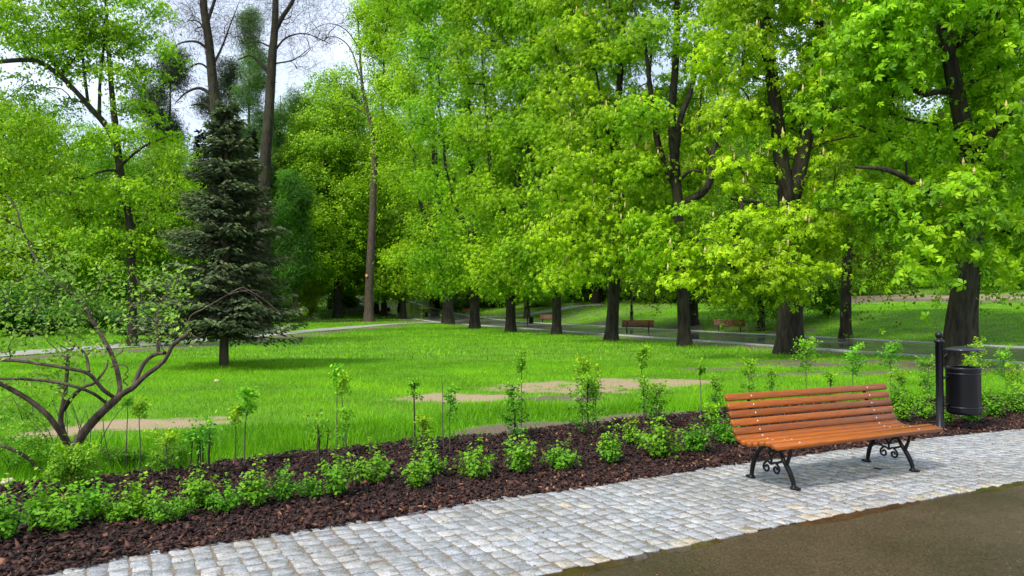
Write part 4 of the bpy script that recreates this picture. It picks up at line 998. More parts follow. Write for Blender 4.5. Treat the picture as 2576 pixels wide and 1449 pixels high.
# slim forked tree by the footpath
b = gp(928, 809); Y = b[1]
make_tree('slim_tree', b, [([b] + [at(u, v, Y) for u, v in ((930, 700), (937, 560), (941, 440), (943, 385), (932, 310), (912, 220), (905, 120), (898, 10))], [.55, .46, .42, .37, .33, .24, .18, .13, .06]),
                           line(Y, [(944, 395), (955, 340), (962, 270), (965, 190), (970, 80), (985, -60)], [.30, .26, .20, .15, .10, .05]),
                           line(Y, [(905, 190), (880, 120), (840, 92), (790, 105)], [.10, .07, .05, .02]), line(Y, [(925, 290), (880, 265), (840, 275)], [.10, .07, .03]), line(Y, [(908, 130), (870, 75), (820, 60), (760, 90)], [.08, .06, .04, .02])],
          [(*at(u, v, Y + dy), a, c, d) for u, v, dy, a, c, d in ((1000, 200, 0, 2.6, 2.4, 2.2), (960, 90, 0, 2.6, 2.4, 2.2), (1010, 20, 0, 2.8, 2.6, 2), (985, 330, 0, 2.0, 2, 2), (930, 20, 0, 1.8, 2, 1.6), (1020, 450, 1, 1.6, 1.6, 1.6), (990, -60, 0, 3, 2.6, 2))],
          'slim tall forked tree with brown bark and a pale cut scar beside the footpath', 'tree', n_tips=200, per_tip=55, tmpl=TUFT, lsize=.27, spread=(.9, .9, .5), mat=M_LIND, bark=M_BARKL, seed=401, shade0=.7, sides=12, twigs=3)
q = MB(); c = at(921, 694, Y - .48); q.lathe([(0, 0), (.16, .0), (.2, -.06)], (0, 0, 0), 14)
sc_ = q.build('cut_scar', M_CUT, [o for o in COL.objects if o.name.startswith('slim_tree')][0]); sc_.rotation_euler = (R(90), 0, R(-35)); sc_.location = tuple(np.array(c) - b)

# tall nearly bare trees behind the spruce
GT = 'two tall sparsely branched trees behind the spruce'
for (u0, Y, pts, rads, ext, lab, sd_, ells) in (
    (556, 48, ((556, 700), (552, 480), (546, 300), (535, 200), (525, 100), (512, 10), (505, -120), (500, -300)), [.52, .48, .42, .36, .31, .27, .24, .18, .08],
     [([(540, 245), (505, 222), (470, 232), (440, 260)], [.13, .10, .07, .03]), ([(530, 130), (495, 105), (450, 110), (425, 135)], [.1, .08, .05, .03]), ([(527, 95), (500, 55), (470, 52)], [.08, .05, .02]), ([(535, 185), (505, 160), (470, 175), (440, 210)], [.08, .06, .05, .02]), ([(538, 160), (560, 115), (580, 60), (600, 10)], [.09, .07, .04, .02]), ([(520, 60), (540, 0), (560, -80)], [.12, .1, .05]), ([(548, 290), (515, 262), (480, 265)], [.12, .1, .04])],
     'left of two tall bare trees rising behind the spruce top', 411, ((470, 130, 0, 1.8, 2, 2), (540, 40, 0, 2.0, 2, 1.6), (480, 10, 0, 2.4, 2, 1.8), (590, 40, 0, 1.8, 2, 1.6), (450, 60, 0, 1.8, 2, 1.6))),
    (664, 48, ((664, 700), (664, 520), (668, 400), (678, 270), (685, 150), (692, 60), (694, -60), (696, -260)), [.46, .44, .40, .36, .31, .28, .22, .18, .08],
     [([(694, 75), (712, 40), (735, 5), (760, -60)], [.17, .15, .13, .08]), ([(680, 190), (655, 160), (630, 140), (600, 150)], [.13, .09, .06, .03]), ([(690, 130), (720, 95), (770, 85), (830, 110)], [.07, .06, .04, .02]), ([(684, 120), (650, 105), (620, 110)], [.06, .05, .02]), ([(690, 160), (740, 150), (780, 120)], [.06, .04, .02])],
     'right of two tall bare trees, its thick trunk forking near the picture top', 412, ((760, 60, 0, 2.2, 2, 1.8), (820, 40, 0, 1.8, 2, 1.4), (720, 10, 0, 1.8, 2, 1.6), (630, 90, 0, 1.6, 2, 1.4), (780, 140, 0, 1.6, 2, 1.2)))):
    x = (u0 - CU) / FPX * Y; b = np.array([x, Y, float(H(x, Y))])
    make_tree('bare_tree', b, [([b] + [at(u, v, Y) for u, v in pts], rads)] + [line(Y, p_, r_) for p_, r_ in ext], [(*at(u, v, Y + dy), a, c, d) for u, v, dy, a, c, d in ells], lab, 'tree', GT,
              n_tips=170, per_tip=0, bark=M_BARK, seed=sd_, rt=.008, twigs=26, spread=(.9, .9, .4), sides=12)

# big linden on the left: traced trunk and the long limb leaving the picture at left
b = gp(333, 872); Y = b[1]; print('linden', b)
lines = [([b] + [at(u, v, Y) for u, v in ((332, 760), (330, 660), (326, 560), (306, 460), (296, 380), (288, 300), (278, 200), (270, 80), (262, -60))], [.20, .18, .165, .15, .16, .15, .13, .10, .07, .03]),
         line(Y, [(292, 360), (262, 310), (230, 275, -.3), (195, 235, -.5), (150, 190, -.8), (95, 155, -1), (40, 152, -1.2), (-40, 160, -1.4)], [.14, .13, .12, .105, .095, .10, .09, .08]),
         line(Y, [(222, 265), (212, 180), (205, 110), (200, 20)], [.07, .06, .045, .03]), line(Y, [(250, 290), (252, 200), (262, 110), (268, 0)], [.08, .06, .05, .03]),
         line(Y, [(170, 210), (110, 120), (70, 60), (40, -20)], [.06, .05, .04, .02]), line(Y, [(150, 190), (200, 130), (235, 60)], [.05, .04, .02]),
         line(Y, [(328, 640), (365, 610, -.5), (400, 590, -.8)], [.06, .05, .02]), line(Y, [(300, 430), (260, 430, -.6), (210, 450, -1)], [.07, .05, .02]), line(Y, [(300, 420), (360, 370, -.5), (430, 340, -.8)], [.07, .05, .02])]
E = [(*at(u, v, Y + dy), a, c, d) for u, v, dy, a, c, d in (
    (60, 60, -1, 1.3, 1.5, 1.0), (190, 40, 0, 1.5, 1.6, 1.1), (330, 60, 0, 1.1, 1.4, 1.0), (60, 210, -1, .9, 1.2, .5), (160, 140, -.5, 1.2, 1.3, .8), (290, 160, 0, 1.1, 1.4, .9), (330, 250, 0, .9, 1.3, .5),
    (400, 330, -.5, 1.0, 1.0, .7), (300, 350, 0, 1.3, 1.3, .6), (420, 400, -.8, .8, .9, .5), (180, 350, -1, 1.5, 1.2, .7), (60, 330, -1, 1.5, 1.2, .8), (40, 420, -1, 1.4, 1.2, .8), (200, 460, -1, 1.6, 1.2, .7), (350, 480, -.5, 1.4, 1.2, .6),
    (80, 530, -.5, 1.5, 1.2, .8), (240, 590, -1, 1.3, 1.1, .7), (370, 600, -.3, 1.0, 1.1, .6), (250, 660, -1, 1.0, .9, .4), (410, 130, 0, .5, 1, .7), (465, 370, -.8, .55, .7, .35), (460, 450, -.8, .5, .7, .35), (430, 530, -.6, .6, .8, .4), (440, 250, -.3, .3, .5, .4), (390, 680, -.6, .6, .7, .35), (100, -60, 0, 3, 2, 1.2), (260, -60, 0, 2, 2, 1.2))]
E += [(*at(u, v, Y + dy), a, c, d) for u, v, dy, a, c, d in ((120, 110, 0, 1.6, 1.4, .9), (250, 90, .5, 1.6, 1.4, .9), (370, 30, 0, .9, 1, .9), (30, 270, -.5, 1.0, 1, .6), (120, 250, 0, 1.1, 1, .5), (360, 190, 0, .8, 1, .7))]
make_tree('linden_tree', b, lines, E, 'large linden with bright leaf layers and a thick dark limb reaching the left edge', 'tree', n_tips=560, per_tip=46, tmpl=TUFT3, lsize=.115, spread=(.38, .38, .085), mat=M_LIND, seed=501, rt=.006, umb=.7, shade0=.5, sides=12)

# =================================================================== CONIFERS
def make_spruce(name, base, h, r, low, label, mat=None, seed=1, whorls=26, group=None, nspray=26, tw=.33, r0=.13, droop=.25, sp_l=.16, wid=.05, zj=.07):
    g = np.random.default_rng(seed); root = empty(name, base, label, 'tree', group)
    mb = MB(); P, rr = smooth_line([(0, 0, -.2), (0, 0, .3), (.01, 0, h * .5), (0, .01, h)], [r0 * 1.3, r0, r0 * .6, .01], 6); V, F = tube_geo(P, rr, 10, .06, seed); mb.add(V, F)
    SP, SN, SS, SH = [], [], [], []
    nb = 0
    for w_ in range(whorls):
        f = (w_ + g.uniform(0, .6)) / whorls; z = low + (h - low - .1) * f
        env = r * (1 - f) ** .85 * (1 if f > .06 else .8) + .08
        k = int(9 + 6 * (1 - f))
        for i in range(k):
            a = g.uniform(0, 6.28); L_ = env * g.uniform(.65, 1.1); z0 = z + g.normal(0, zj)
            d = np.array([math.cos(a), math.sin(a)]); s = np.linspace(0, 1, 7)
            up_ = .30 * (f - .35)
            B = np.column_stack([d[0] * L_ * s, d[1] * L_ * s, z0 + L_ * (up_ * s - droop * s ** 1.3 + .22 * s ** 3)])
            V, F = tube_geo(B, np.linspace(.018 * (1 - f) + .006, .004, 7), 3); mb.add(V, F)
            n_ = int(nspray * (.5 + L_ / max(r, .1)))
            q = g.uniform(.12, 1.02, n_); c = np.column_stack([np.interp(q, s, B[:, j]) for j in range(3)])
            lat = g.normal(0, 1, n_) * tw * (1.05 - q * .75) * min(1, L_ / r + .3)
            perp = np.array([-d[1], d[0], 0]); c = c + perp * lat[:, None]; c[:, 2] -= np.abs(lat) * .25 + g.uniform(0, .06, n_)
            dirn = np.column_stack([np.full(n_, d[0]), np.full(n_, d[1]), np.zeros(n_)]) * .8 + perp * np.sign(lat)[:, None] * .7 + np.column_stack([np.zeros(n_)] * 2 + [g.uniform(-.5, .1, n_)])
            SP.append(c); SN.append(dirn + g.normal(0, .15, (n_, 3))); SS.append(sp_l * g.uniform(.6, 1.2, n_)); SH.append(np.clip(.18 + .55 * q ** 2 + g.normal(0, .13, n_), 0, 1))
    P = np.concatenate(SP); D = np.concatenate(SN); S_ = np.concatenate(SS); SHD = np.concatenate(SH); n = len(P)
    D /= np.linalg.norm(D, axis=1)[:, None]; side = np.cross(D, [0, 0, 1.]); side /= np.linalg.norm(side, axis=1)[:, None]; upv = np.cross(side, D)
    Vs = []
    for (sv, k_) in ((side, 1.0), (upv * .8 + side * .3, .7)):
        w_ = wid * k_
        Vs.append(np.stack([P, P + D * S_[:, None] * .5 + sv * w_, P + D * S_[:, None] - np.array([0, 0, .02]), P + D * S_[:, None] * .5 - sv * w_], 1))
    V = np.concatenate(Vs).reshape(-1, 3); sh = np.tile(np.repeat(SHD, 4), 2)
    mb.build('trunk', M_BARKL, root, smooth=True)
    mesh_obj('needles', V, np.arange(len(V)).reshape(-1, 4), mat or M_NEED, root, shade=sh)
    return root
b = gp(563, 923); hs = (774 - 235) / FPX * b[1] + EYE
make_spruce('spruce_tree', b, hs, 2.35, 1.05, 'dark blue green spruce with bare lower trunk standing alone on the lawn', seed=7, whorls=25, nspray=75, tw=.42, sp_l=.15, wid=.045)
GD = 'dark conifers deep behind the spruce'
for (u, Y, vt, r, lab, sd_) in ((630, 84, 330, 3.4, 'dark conifer right behind the spruce crown', 33), (500, 80, 330, 3.4, 'dark conifer left behind the spruce crown', 34)):
    x = (u - CU) / FPX * Y; hh = (774 - vt) / FPX * Y + EYE - float(H(x, Y))
    make_spruce('conifer', (x, Y, float(H(x, Y))), hh, r, 1.2, lab, seed=sd_, whorls=34, group=GD, nspray=30, tw=.7, r0=.2, sp_l=.45, wid=.12, zj=.5, droop=.55, mat=M_DKNEED)
for (u, Y, vt, r, lab, sd_) in ((742, 82, 450, 2.0, 'dark feathery conifer in the gap right of the spruce', 45), (422, 80, 130, 3.2, 'dark feathery conifer left of the two tall bare trees', 43), (575, 92, 150, 3.6, 'dark feathery conifer low between the two bare trunks', 44), (622, 88, 25, 2.6, 'tall feathery pale green larch between the two bare trunks', 41), (700, 96, 235, 3.4, 'soft pale green larch right of the bare trunk', 42)):
    x = (u - CU) / FPX * Y; hh = (774 - vt) / FPX * Y + EYE - float(H(x, Y))
    bs = np.array([x, Y, float(H(x, Y))]); gl = np.random.default_rng(sd_)
    El = [(x + gl.normal(0, r * .35), Y + gl.normal(0, .8), bs[2] + hh * f, r * (1.15 - f * .55) * gl.uniform(.5, .8), r * .6, 1.3) for f in np.linspace(.35, .97, 11)]
    make_tree('larch_tree', bs, [([bs, bs + [.1, 0, hh * .4], bs + [0, 0, hh * .75], bs + [.1, 0, hh]], [.3, .22, .12, .03])], El, lab, 'tree', 'feathery conifers behind the bare trees', n_tips=150, per_tip=70, tmpl=TUFTN,
              lsize=.5, spread=(.6, .6, .5), mat=M_BUSH if sd_ == 45 else M_DKNEED if sd_ > 42 else M_LARCH, bark=M_BARKL, seed=sd_, up=.0, umb=.25, shade0=.6)

# =================================================================== BUSHES IN THE WOOD AND ON THE BANK
def make_bush(name, base, rx, rz_, label, seed, mat=None, lsize=.09, n=2600, group=None, cat='bush', stems=7):
    g = np.random.default_rng(seed); root = empty(name, base, label, cat, group)
    mb = MB()
    for i in range(stems):
        a = g.uniform(0, 6.28); e = np.array([math.cos(a) * rx * .6, math.sin(a) * rx * .6, rz_ * g.uniform(.9, 1.6)])
        P, rr = smooth_line([(0, 0, -.05), e * [.3, .3, .45], e], np.array([.03, .02, .008]) * min(1, rx * .35 + .02), 3); mb.tube(P, rr, 5, cap=False)
    mb.build('stem', M_BARK, root)
    kk = 9; cs = g.normal(0, .45, (kk, 3)) * [rx, rx, rz_ * .7] + [0, 0, rz_]
    ci = g.integers(0, kk, n); d = g.normal(size=(n, 3)); d /= np.linalg.norm(d, axis=1)[:, None]
    q = cs[ci] + d * (g.uniform(.2, 1, n) ** .45)[:, None] * np.array([rx, rx, rz_]) * .6
    q[:, 2] = np.maximum(np.abs(q[:, 2]), .05)
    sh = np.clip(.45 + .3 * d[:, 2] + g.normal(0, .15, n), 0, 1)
    place_leaves('foliage', TUFT, q, d + [0, 0, .7], lsize * g.uniform(.7, 1.3, n), mat or M_BUSH, root, sh)
    return root
GBU = 'bushes under the trees of the left wood'
pb = None
BL = [(190, 838, 2.6, 1.6, 'large rounded dark green bush seen through the lilac branches'), (60, 845, 2.2, 1.3, 'dark bush left of the rounded bush'), (330, 842, 1.6, .9, 'bush by the cross path left of the spruce'), (430, 836, 1.8, 1.1, 'bush just left of the spruce foot'),
      (-60, 850, 2.5, 1.6, 'bush beyond the left edge'), (130, 832, 2.4, 1.8, 'bush behind the rounded bush'), (520, 828, 1.8, 1.0, 'dark bush behind the spruce trunk'), (640, 815, 2.0, 1.0, 'small dark bush at the right of the spruce foot'), (860, 775, 3.0, 1.4, 'dark bush at the bend of the woodland path'), (735, 788, 2.2, 1.0, 'low bush by the small tree left of the footpath')]
for i, (u, v, rx, rz_, lab) in enumerate(BL):
    p = gp(u, v)
    make_bush('bush', tuple(p), rx, rz_, lab, 600 + i, lsize=.17, n=2400, group=GBU)
p = gp(735, 812); make_bush('bush', tuple(p), 1.0, .75, 'bright yellow green low bush at the right edge of the spruce', 640, mat=M_LIND, lsize=.15, n=1100)
p = gp(2085, 795); make_bush('bush', tuple(p), 1.5, 1.9, 'tall multi stemmed green shrub on the bank left of the slender black trunk', 641, mat=M_FARL, lsize=.15, n=2600, stems=16)
p = gp(1797, 778); make_bush('bush', tuple(p), 1.3, 1.3, 'dark stemmed small shrub on the bank above the reddish bench', 642, mat=M_FARL, lsize=.15, n=1500)
for i, (u, v) in enumerate(((2190, 742), (2450, 738), (2530, 728), (1900, 758), (1990, 764), (1620, 752), (1480, 757), (1250, 770), (1350, 772))):
    p = gp(u, v); make_bush('bush', tuple(p), 3.2, 1.7, 'broad green bush in the shade at the foot of the distant belt', 650 + i, mat=M_FARL, lsize=.24, n=1900, group='broad bushes below the distant belt of trees')
p = gp(775, 801)
relocate(PD, tuple(p), 1.0, (.42, .42, .45), 'small thin tree with sparse leaves on the shaded lawn by the dark conifer')
# wood seen as a mass at the very back
g = np.random.default_rng(77); n = 52000
a = g.uniform(-.92, .92, n); Yb = g.uniform(150, 185, n); xb = np.tan(a * .62) * Yb * 1.35
top = 11 + 7 * np.clip(vnoise(xb, Yb * 0, .06, 3), -1, 1)
top = np.where((xb < -28) & (xb > -85), 9, top + np.where(xb > -20, 9, 3))
zb = H(xb, Yb) + top * g.uniform(0, 1, n)
q = np.column_stack([xb, Yb, zb])
w = place_leaves('distant_woods', TUFT, q, np.column_stack([g.normal(0, .4, n), np.full(n, -.7), g.uniform(.2, 1, n)]), g.uniform(.6, 1.3, n), M_FARL, None, np.clip(g.normal(.3, .2, n) + .25 * (zb - H(xb, Yb)) / 20, 0, 1))
tag(w, 'dense far wood closing the horizon', 'wood', kind='stuff')

# =================================================================== GNARLED LILAC, LEFT FOREGROUND
YL = 7.45
b = np.array([(178 - CU) / FPX * YL, YL, 0.0])
k_ = YL / FPX
LIL = [  # (points u, v, depth offset), start and end diameters in picture pixels
    ([(182, 1232), (184, 1175), (195, 1113), (233, 1061), (275, 1019), (298, 999)], 28, 18),
    ([(298, 999), (318, 985, -.05), (337, 974, -.1), (363, 948, -.15), (412, 909, -.2), (437, 867, -.25), (476, 837, -.3)], 15, 8),
    ([(337, 974, -.1), (343, 951, 0), (363, 912, .08), (386, 893, .1), (415, 888, -.1)], 12, 9),
    ([(399, 890, .1), (396, 845, .15), (395, 805, .15), (405, 758, .2)], 9, 7), ([(405, 758, .2), (386, 739, .1), (353, 717, 0), (340, 690, 0)], 5, 2), ([(405, 758, .2), (418, 742, .3), (438, 730, .4), (450, 700, .4)], 5, 2),
    ([(476, 837, -.3), (478, 797, -.3), (516, 775, -.35), (572, 742, -.4), (604, 725, -.4), (622, 728, -.4), (667, 756, -.4), (707, 789, -.4)], 4, 1.2),
    ([(572, 742, -.4), (604, 733, -.5), (640, 730, -.5), (660, 735, -.5)], 2.5, 1.2), ([(600, 727, -.4), (640, 745, -.3), (675, 790, -.3)], 2, 1),
    ([(298, 999), (301, 967, .1), (285, 902, .2), (256, 847, .3), (230, 803, .4), (194, 753, .5), (155, 720, .55), (122, 694, .6), (94, 658, .6), (75, 620, .6), (53, 572, .6), (42, 528, .6), (14, 486, .6)], 13, 3),
    ([(53, 575, .6), (25, 560, .5), (0, 548, .4), (-40, 540, .3)], 5, 3), ([(105, 689, .6), (55, 700, .4), (0, 740, .3)], 5, 2), ([(97, 664, .6), (50, 647, .4), (20, 630, .3), (-20, 622, .3)], 5, 3), ([(122, 661, .6), (133, 633, .6), (144, 606, .6)], 2.5, 1), ([(232, 803, .4), (232, 780, .3), (205, 740, .2), (175, 715, .2)], 3.5, 1.5), ([(240, 822, .35), (200, 795, .2), (150, 770, .1), (90, 775, 0)], 4, 1.5),
    ([(285, 999), (259, 980, -.1), (224, 941, -.2), (175, 928, -.3), (97, 915, -.3), (40, 908, -.3), (-30, 905, -.3)], 10, 6),
    ([(224, 935, -.2), (217, 896, -.1), (191, 867, 0), (168, 852, .1)], 8, 4), ([(191, 867, 0), (175, 880, 0), (140, 862, 0)], 4, 3),
    ([(266, 1012), (227, 986, -.15), (168, 967, -.25), (97, 956, -.3), (0, 952, -.3), (-60, 956, -.3)], 8, 6),
    ([(181, 1139, 0), (162, 1097, .05), (152, 1058, .1), (159, 1016, .1), (165, 973, .15), (169, 925, .2), (172, 892, .2)], 16, 8),
    ([(159, 1032, .1), (181, 999, 0), (211, 973, -.1), (237, 964, -.1), (266, 928, -.05), (272, 905, 0)], 12, 3),
    ([(166, 1112, 0), (136, 1064, -.1), (107, 1032, -.15), (58, 996, -.2), (0, 964, -.25), (-60, 935, -.3)], 14, 11),
    ([(168, 1215, .1), (100, 1181, 0), (65, 1148, -.1), (0, 1119, -.2), (-60, 1105, -.2)], 10, 8),
    ([(280, 925, .1), (292, 918, 0), (316, 920, 0), (322, 932, 0), (314, 942, 0), (322, 948, 0), (310, 958, 0), (322, 970, 0)], 3, 3),
    ([(395, 815, .15), (370, 790, 0), (340, 770, -.1), (300, 755, -.1)], 3, 1), ([(390, 860, .15), (350, 830, 0), (315, 800, 0), (285, 790, 0)], 3, 1), ([(476, 837, -.3), (500, 850, -.3), (520, 830, -.3)], 3, 1)]
root = empty('lilac_shrub', b, 'gnarled old lilac with bent brown limbs and sparse pale leaves in the left foreground', 'shrub')
mb = MB(); NOD = []
for i, (pts, d0, d1) in enumerate(LIL):
    P = [at(p[0], p[1], YL + (p[2] if len(p) > 2 else 0)) - b for p in pts]
    P, rr = smooth_line(P, np.linspace(d0, d1, len(P)) * k_ / 2, 4)
    V, F = tube_geo(P, rr, 10 if d0 > 8 else 6, .10, i); mb.add(V, F)
    if i == 0: V, F = tube_geo([P[0] + [0, 0, -.1], P[0], P[2]], [.075, .062, .045], 10, .1, 3); mb.add(V, F)
    for p, r_ in zip(P, rr):
        if r_ < .03: NOD.append(p)
NOD = np.array(NOD)
EL = [(60, 640, 0, .55, .6, .3), (180, 700, .3, .5, .6, .28), (40, 760, 0, .5, .6, .3), (150, 800, .2, .5, .5, .28), (60, 860, -.1, .5, .5, .25), (230, 860, .1, .35, .5, .2), (140, 890, .1, .35, .4, .2), (430, 740, .3, .38, .45, .3), (360, 800, .2, .4, .5, .3), (450, 810, 0, .35, .4, .22), (470, 715, .3, .18, .25, .15),
      (300, 780, .2, .35, .4, .25), (280, 1010, -.1, .2, .2, .1), (190, 1180, 0, .25, .2, .25), (100, 960, -.2, .35, .3, .15), (30, 1000, -.2, .3, .3, .2), (240, 930, 0, .25, .3, .15), (330, 700, .4, .35, .4, .25), (60, 540, .5, .35, .3, .25)]
g = np.random.default_rng(9)
tips, cen = ell_tips([tuple(at(u, v, YL + dy) - b) + (rx, ry, rz_) for u, v, dy, rx, ry, rz_ in EL], 260, g, .1)
sk = dict(P=list(NOD), par=list(range(len(NOD))), r=[.01] * len(NOD))
P, par, fixed, cnt = grow(sk, tips, g, sub=4, up_pen=.6, kink=.13)
branch_mesh(mb, P, par, fixed, cnt, len(NOD), rt=.0022, ex=.45, sides=4)
mb.build('limbs', M_BARKB, root, smooth=True)
nl = len(tips) * 12; ti = np.repeat(np.arange(len(tips)), 12)
q = tips[ti] + g.normal(0, 1, (nl, 3)) * [.065, .065, .05]
place_leaves('leaves', kite(1, .62, .10, .25), q, g.normal(0, .6, (nl, 3)) + [0, -.2, .8], .048 * g.uniform(.6, 1.3, nl), M_LILAC, root, np.clip(g.normal(.6, .2, nl), 0, 1))
# young shoots around the lilac foot
mb = MB(); g = np.random.default_rng(19)
for i in range(16):
    x0_, y0_ = b[0] + g.normal(0, .28), YL + g.normal(.15, .12); e = np.array([x0_ + g.normal(0, .3), y0_ + g.normal(0, .15), g.uniform(.35, .95)])
    P, rr = smooth_line([(x0_, y0_, -.02), (x0_ * .5 + e[0] * .5, y0_, e[2] * .6), e], [.005, .004, .002], 4); mb.tube(P - b, rr, 4, cap=False)
mb.build('shoots', M_TWIG, root)

# =================================================================== LOW SHRUBS IN THE MULCH BED
def shrub_proto(seed, label='', wide=.19, h=.34):
    g = np.random.default_rng(seed); root = empty('low_shrub', (0, 0, 0), label, 'shrub', None)
    mb = MB(); tips = []
    for i in range(20):
        a = g.uniform(0, 6.28); r_ = wide * g.uniform(.2, 1.05); e = np.array([math.cos(a) * r_, math.sin(a) * r_, h * g.uniform(.45, 1.08) * (1 - .35 * (r_ / wide) ** 2) * g.choice([.7, 1, 1.15])])
        P, rr = smooth_line([(e[0] * .1, e[1] * .1, -.01), (e[0] * .5, e[1] * .5, e[2] * .45), e], [.004, .003, .0015], 4); mb.tube(P, rr, 4, cap=False)
        for k in range(3, len(P)): tips.append(P[k])
    tips = np.array(tips)
    mb.build('stem', M_TWIG, root)
    n = 760; ti = g.integers(0, len(tips), n)
    q = tips[ti] + g.normal(0, 1, (n, 3)) * [.024, .024, .018]; q[:, 2] = np.maximum(q[:, 2], .025)
    ow = q * [1, 1, .4]; ow /= np.linalg.norm(ow, axis=1)[:, None] + 1e-6
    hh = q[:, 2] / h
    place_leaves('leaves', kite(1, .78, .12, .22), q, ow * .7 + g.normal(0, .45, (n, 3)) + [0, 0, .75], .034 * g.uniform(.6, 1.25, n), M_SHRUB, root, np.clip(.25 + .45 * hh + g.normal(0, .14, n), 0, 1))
    return root
SHP = [shrub_proto(700 + i, wide=.15 + .03 * (i % 3), h=.36 + .04 * (i % 2)) for i in range(5)]
SH = [(12, 1372, 1.1, 'shrub cut by the left picture edge, lowest at left'), (95, 1345, 1.0, 'first wide shrub right of the one cut by the left edge'), (165, 1352, 1.15, 'shrub standing lowest toward the paving in the left clump'), (228, 1322, 1.05, 'shrub below the lilac foot in the left clump'),
      (285, 1330, .85, 'smaller shrub in the middle of the left clump'), (345, 1320, 1.05, 'shrub with a raised leafy top right of the lilac foot'), (402, 1332, .75, 'small low shrub in front at the right of the left clump'), (452, 1316, .65, 'smallest shrub ending the left clump'),
      (500, 1292, .95, 'shrub below the bundle of dark canes'), (566, 1302, .85, 'shrub right below the bundle of dark canes'), (645, 1288, 1.1, 'wide shrub below the sapling right of the dark canes'), (712, 1278, .9, 'narrow shrub between two wider ones in the left middle'), (778, 1268, .75, 'small shrub left of the pair below the tall thin sapling'),
      (850, 1262, 1.15, 'low front shrub spreading toward the paving, left of centre'), (935, 1228, 1.1, 'round full shrub left of centre'), (1046, 1240, .85, 'front half of a leaning pair of shrubs at centre'), (1086, 1210, .85, 'upper half of a leaning pair of shrubs at centre'), (1196, 1216, 1.1, 'well rounded shrub standing alone at the picture centre'),
      (1306, 1203, 1.05, 'loose shrub right of the rounded centre one'), (1412, 1194, 1.0, 'shrub drooping to its right, in the bed below the sand patch'), (1540, 1178, 1.1, 'dense shrub fourth from the bench'), (1592, 1130, .8, 'small back row shrub peeping between two dense ones'), (1662, 1165, 1.2, 'tallest dense shrub second left of the bench'), (1750, 1152, 1.1, 'shrub next to the bench left end'), (1822, 1128, 1.05, 'shrub touching the bench left end from behind'),
      (2270, 1072, 1.05, 'shrub right behind the bench right end'), (2330, 1066, 1.1, 'shrub immediately left of the bin post'), (2300, 1040, 1.0, 'back row shrub left of the bin post'), (2385, 1078, .8, 'low shrub under the bin body'), (2440, 1070, 1.1, 'shrub right below the bin body'), (2500, 1062, 1.2, 'full shrub right of the bin'), (2562, 1054, 1.2, 'shrub at the right picture edge'),
      (2610, 1046, 1.1, 'shrub just past the right picture edge'), (2470, 1030, .9, 'back row shrub behind the full one right of the bin'), (2540, 1020, .9, 'back row shrub near the right picture edge'), (2250, 1035, .9, 'back row shrub behind the bench right end')]
GS = 'low bright green shrubs planted in the bark mulch'
for i, (u, v, sc, lab) in enumerate(SH):
    pr = SHP[i % 5]; p = gp(u, v - 6); s_ = sc * g.uniform(.92, 1.08) * (.9 if i < 13 else 1)
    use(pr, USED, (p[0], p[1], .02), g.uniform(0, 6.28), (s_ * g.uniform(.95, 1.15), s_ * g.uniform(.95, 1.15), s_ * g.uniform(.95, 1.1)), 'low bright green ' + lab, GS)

# =================================================================== SAPLINGS AND CANES
GP = 'thin young saplings planted behind the mulch bed'
def sapling(u, v, vt, lab, leaf=(.0, .35), seed=0, dens=1.0, w=.10, dark=False, lean=0, name='sapling', lsz=.045):
    g = np.random.default_rng(1000 + seed); p = gp(u, v); h = (v - vt) / FPX * p[1]
    root = empty(name, tuple(p), lab, 'sapling', GP)
    mb = MB(); ln = lean * p[1] / FPX
    P, rr = smooth_line([(0, 0, -.03), (ln * .3 + g.normal(0, .008), 0, h * .4), (ln * .7 + g.normal(0, .01), g.normal(0, .01), h * .75), (ln, 0, h)], [.0075, .006, .0045, .002] if not dark else [.010, .009, .008, .006], 5)
    mb.tube(P, rr, 6, cap=False)
    tips = []
    k = int(9 * dens)
    for i in range(k):
        f = 1 - g.uniform(leaf[0], leaf[1]); j = f * (len(P) - 1); q = P[int(j)] + (P[min(int(j) + 1, len(P) - 1)] - P[int(j)]) * (j % 1)
        a = g.uniform(0, 6.28); L_ = w * g.uniform(.4, 1.1) * (1.15 - .6 * (f - .5))
        e = q + [math.cos(a) * L_, math.sin(a) * L_, L_ * g.uniform(.3, .9)]
        mb.tube([q, (q + e) / 2 + [0, 0, -.004], e], [.0025, .002, .001], 3, cap=False); tips += [e, (q + e) / 2]
    tips.append(P[-1])
    mb.build('stem', M_BARK if dark else M_TWIG, root)
    if k:
        tips = np.array(tips); n = int(150 * dens); ti = g.integers(0, len(tips), n)
        q = tips[ti] + g.normal(0, 1, (n, 3)) * [.022, .022, .022]
        place_leaves('leaves', kite(1, .6, .1, .25), q, g.normal(0, .5, (n, 3)) + [0, 0, .7], lsz * g.uniform(.6, 1.2, n), M_SAPL, root, np.clip(.25 + .5 * (q[:, 2] / h - .5) * 1.6 + g.normal(0, .16, n), 0, 1))
    return root
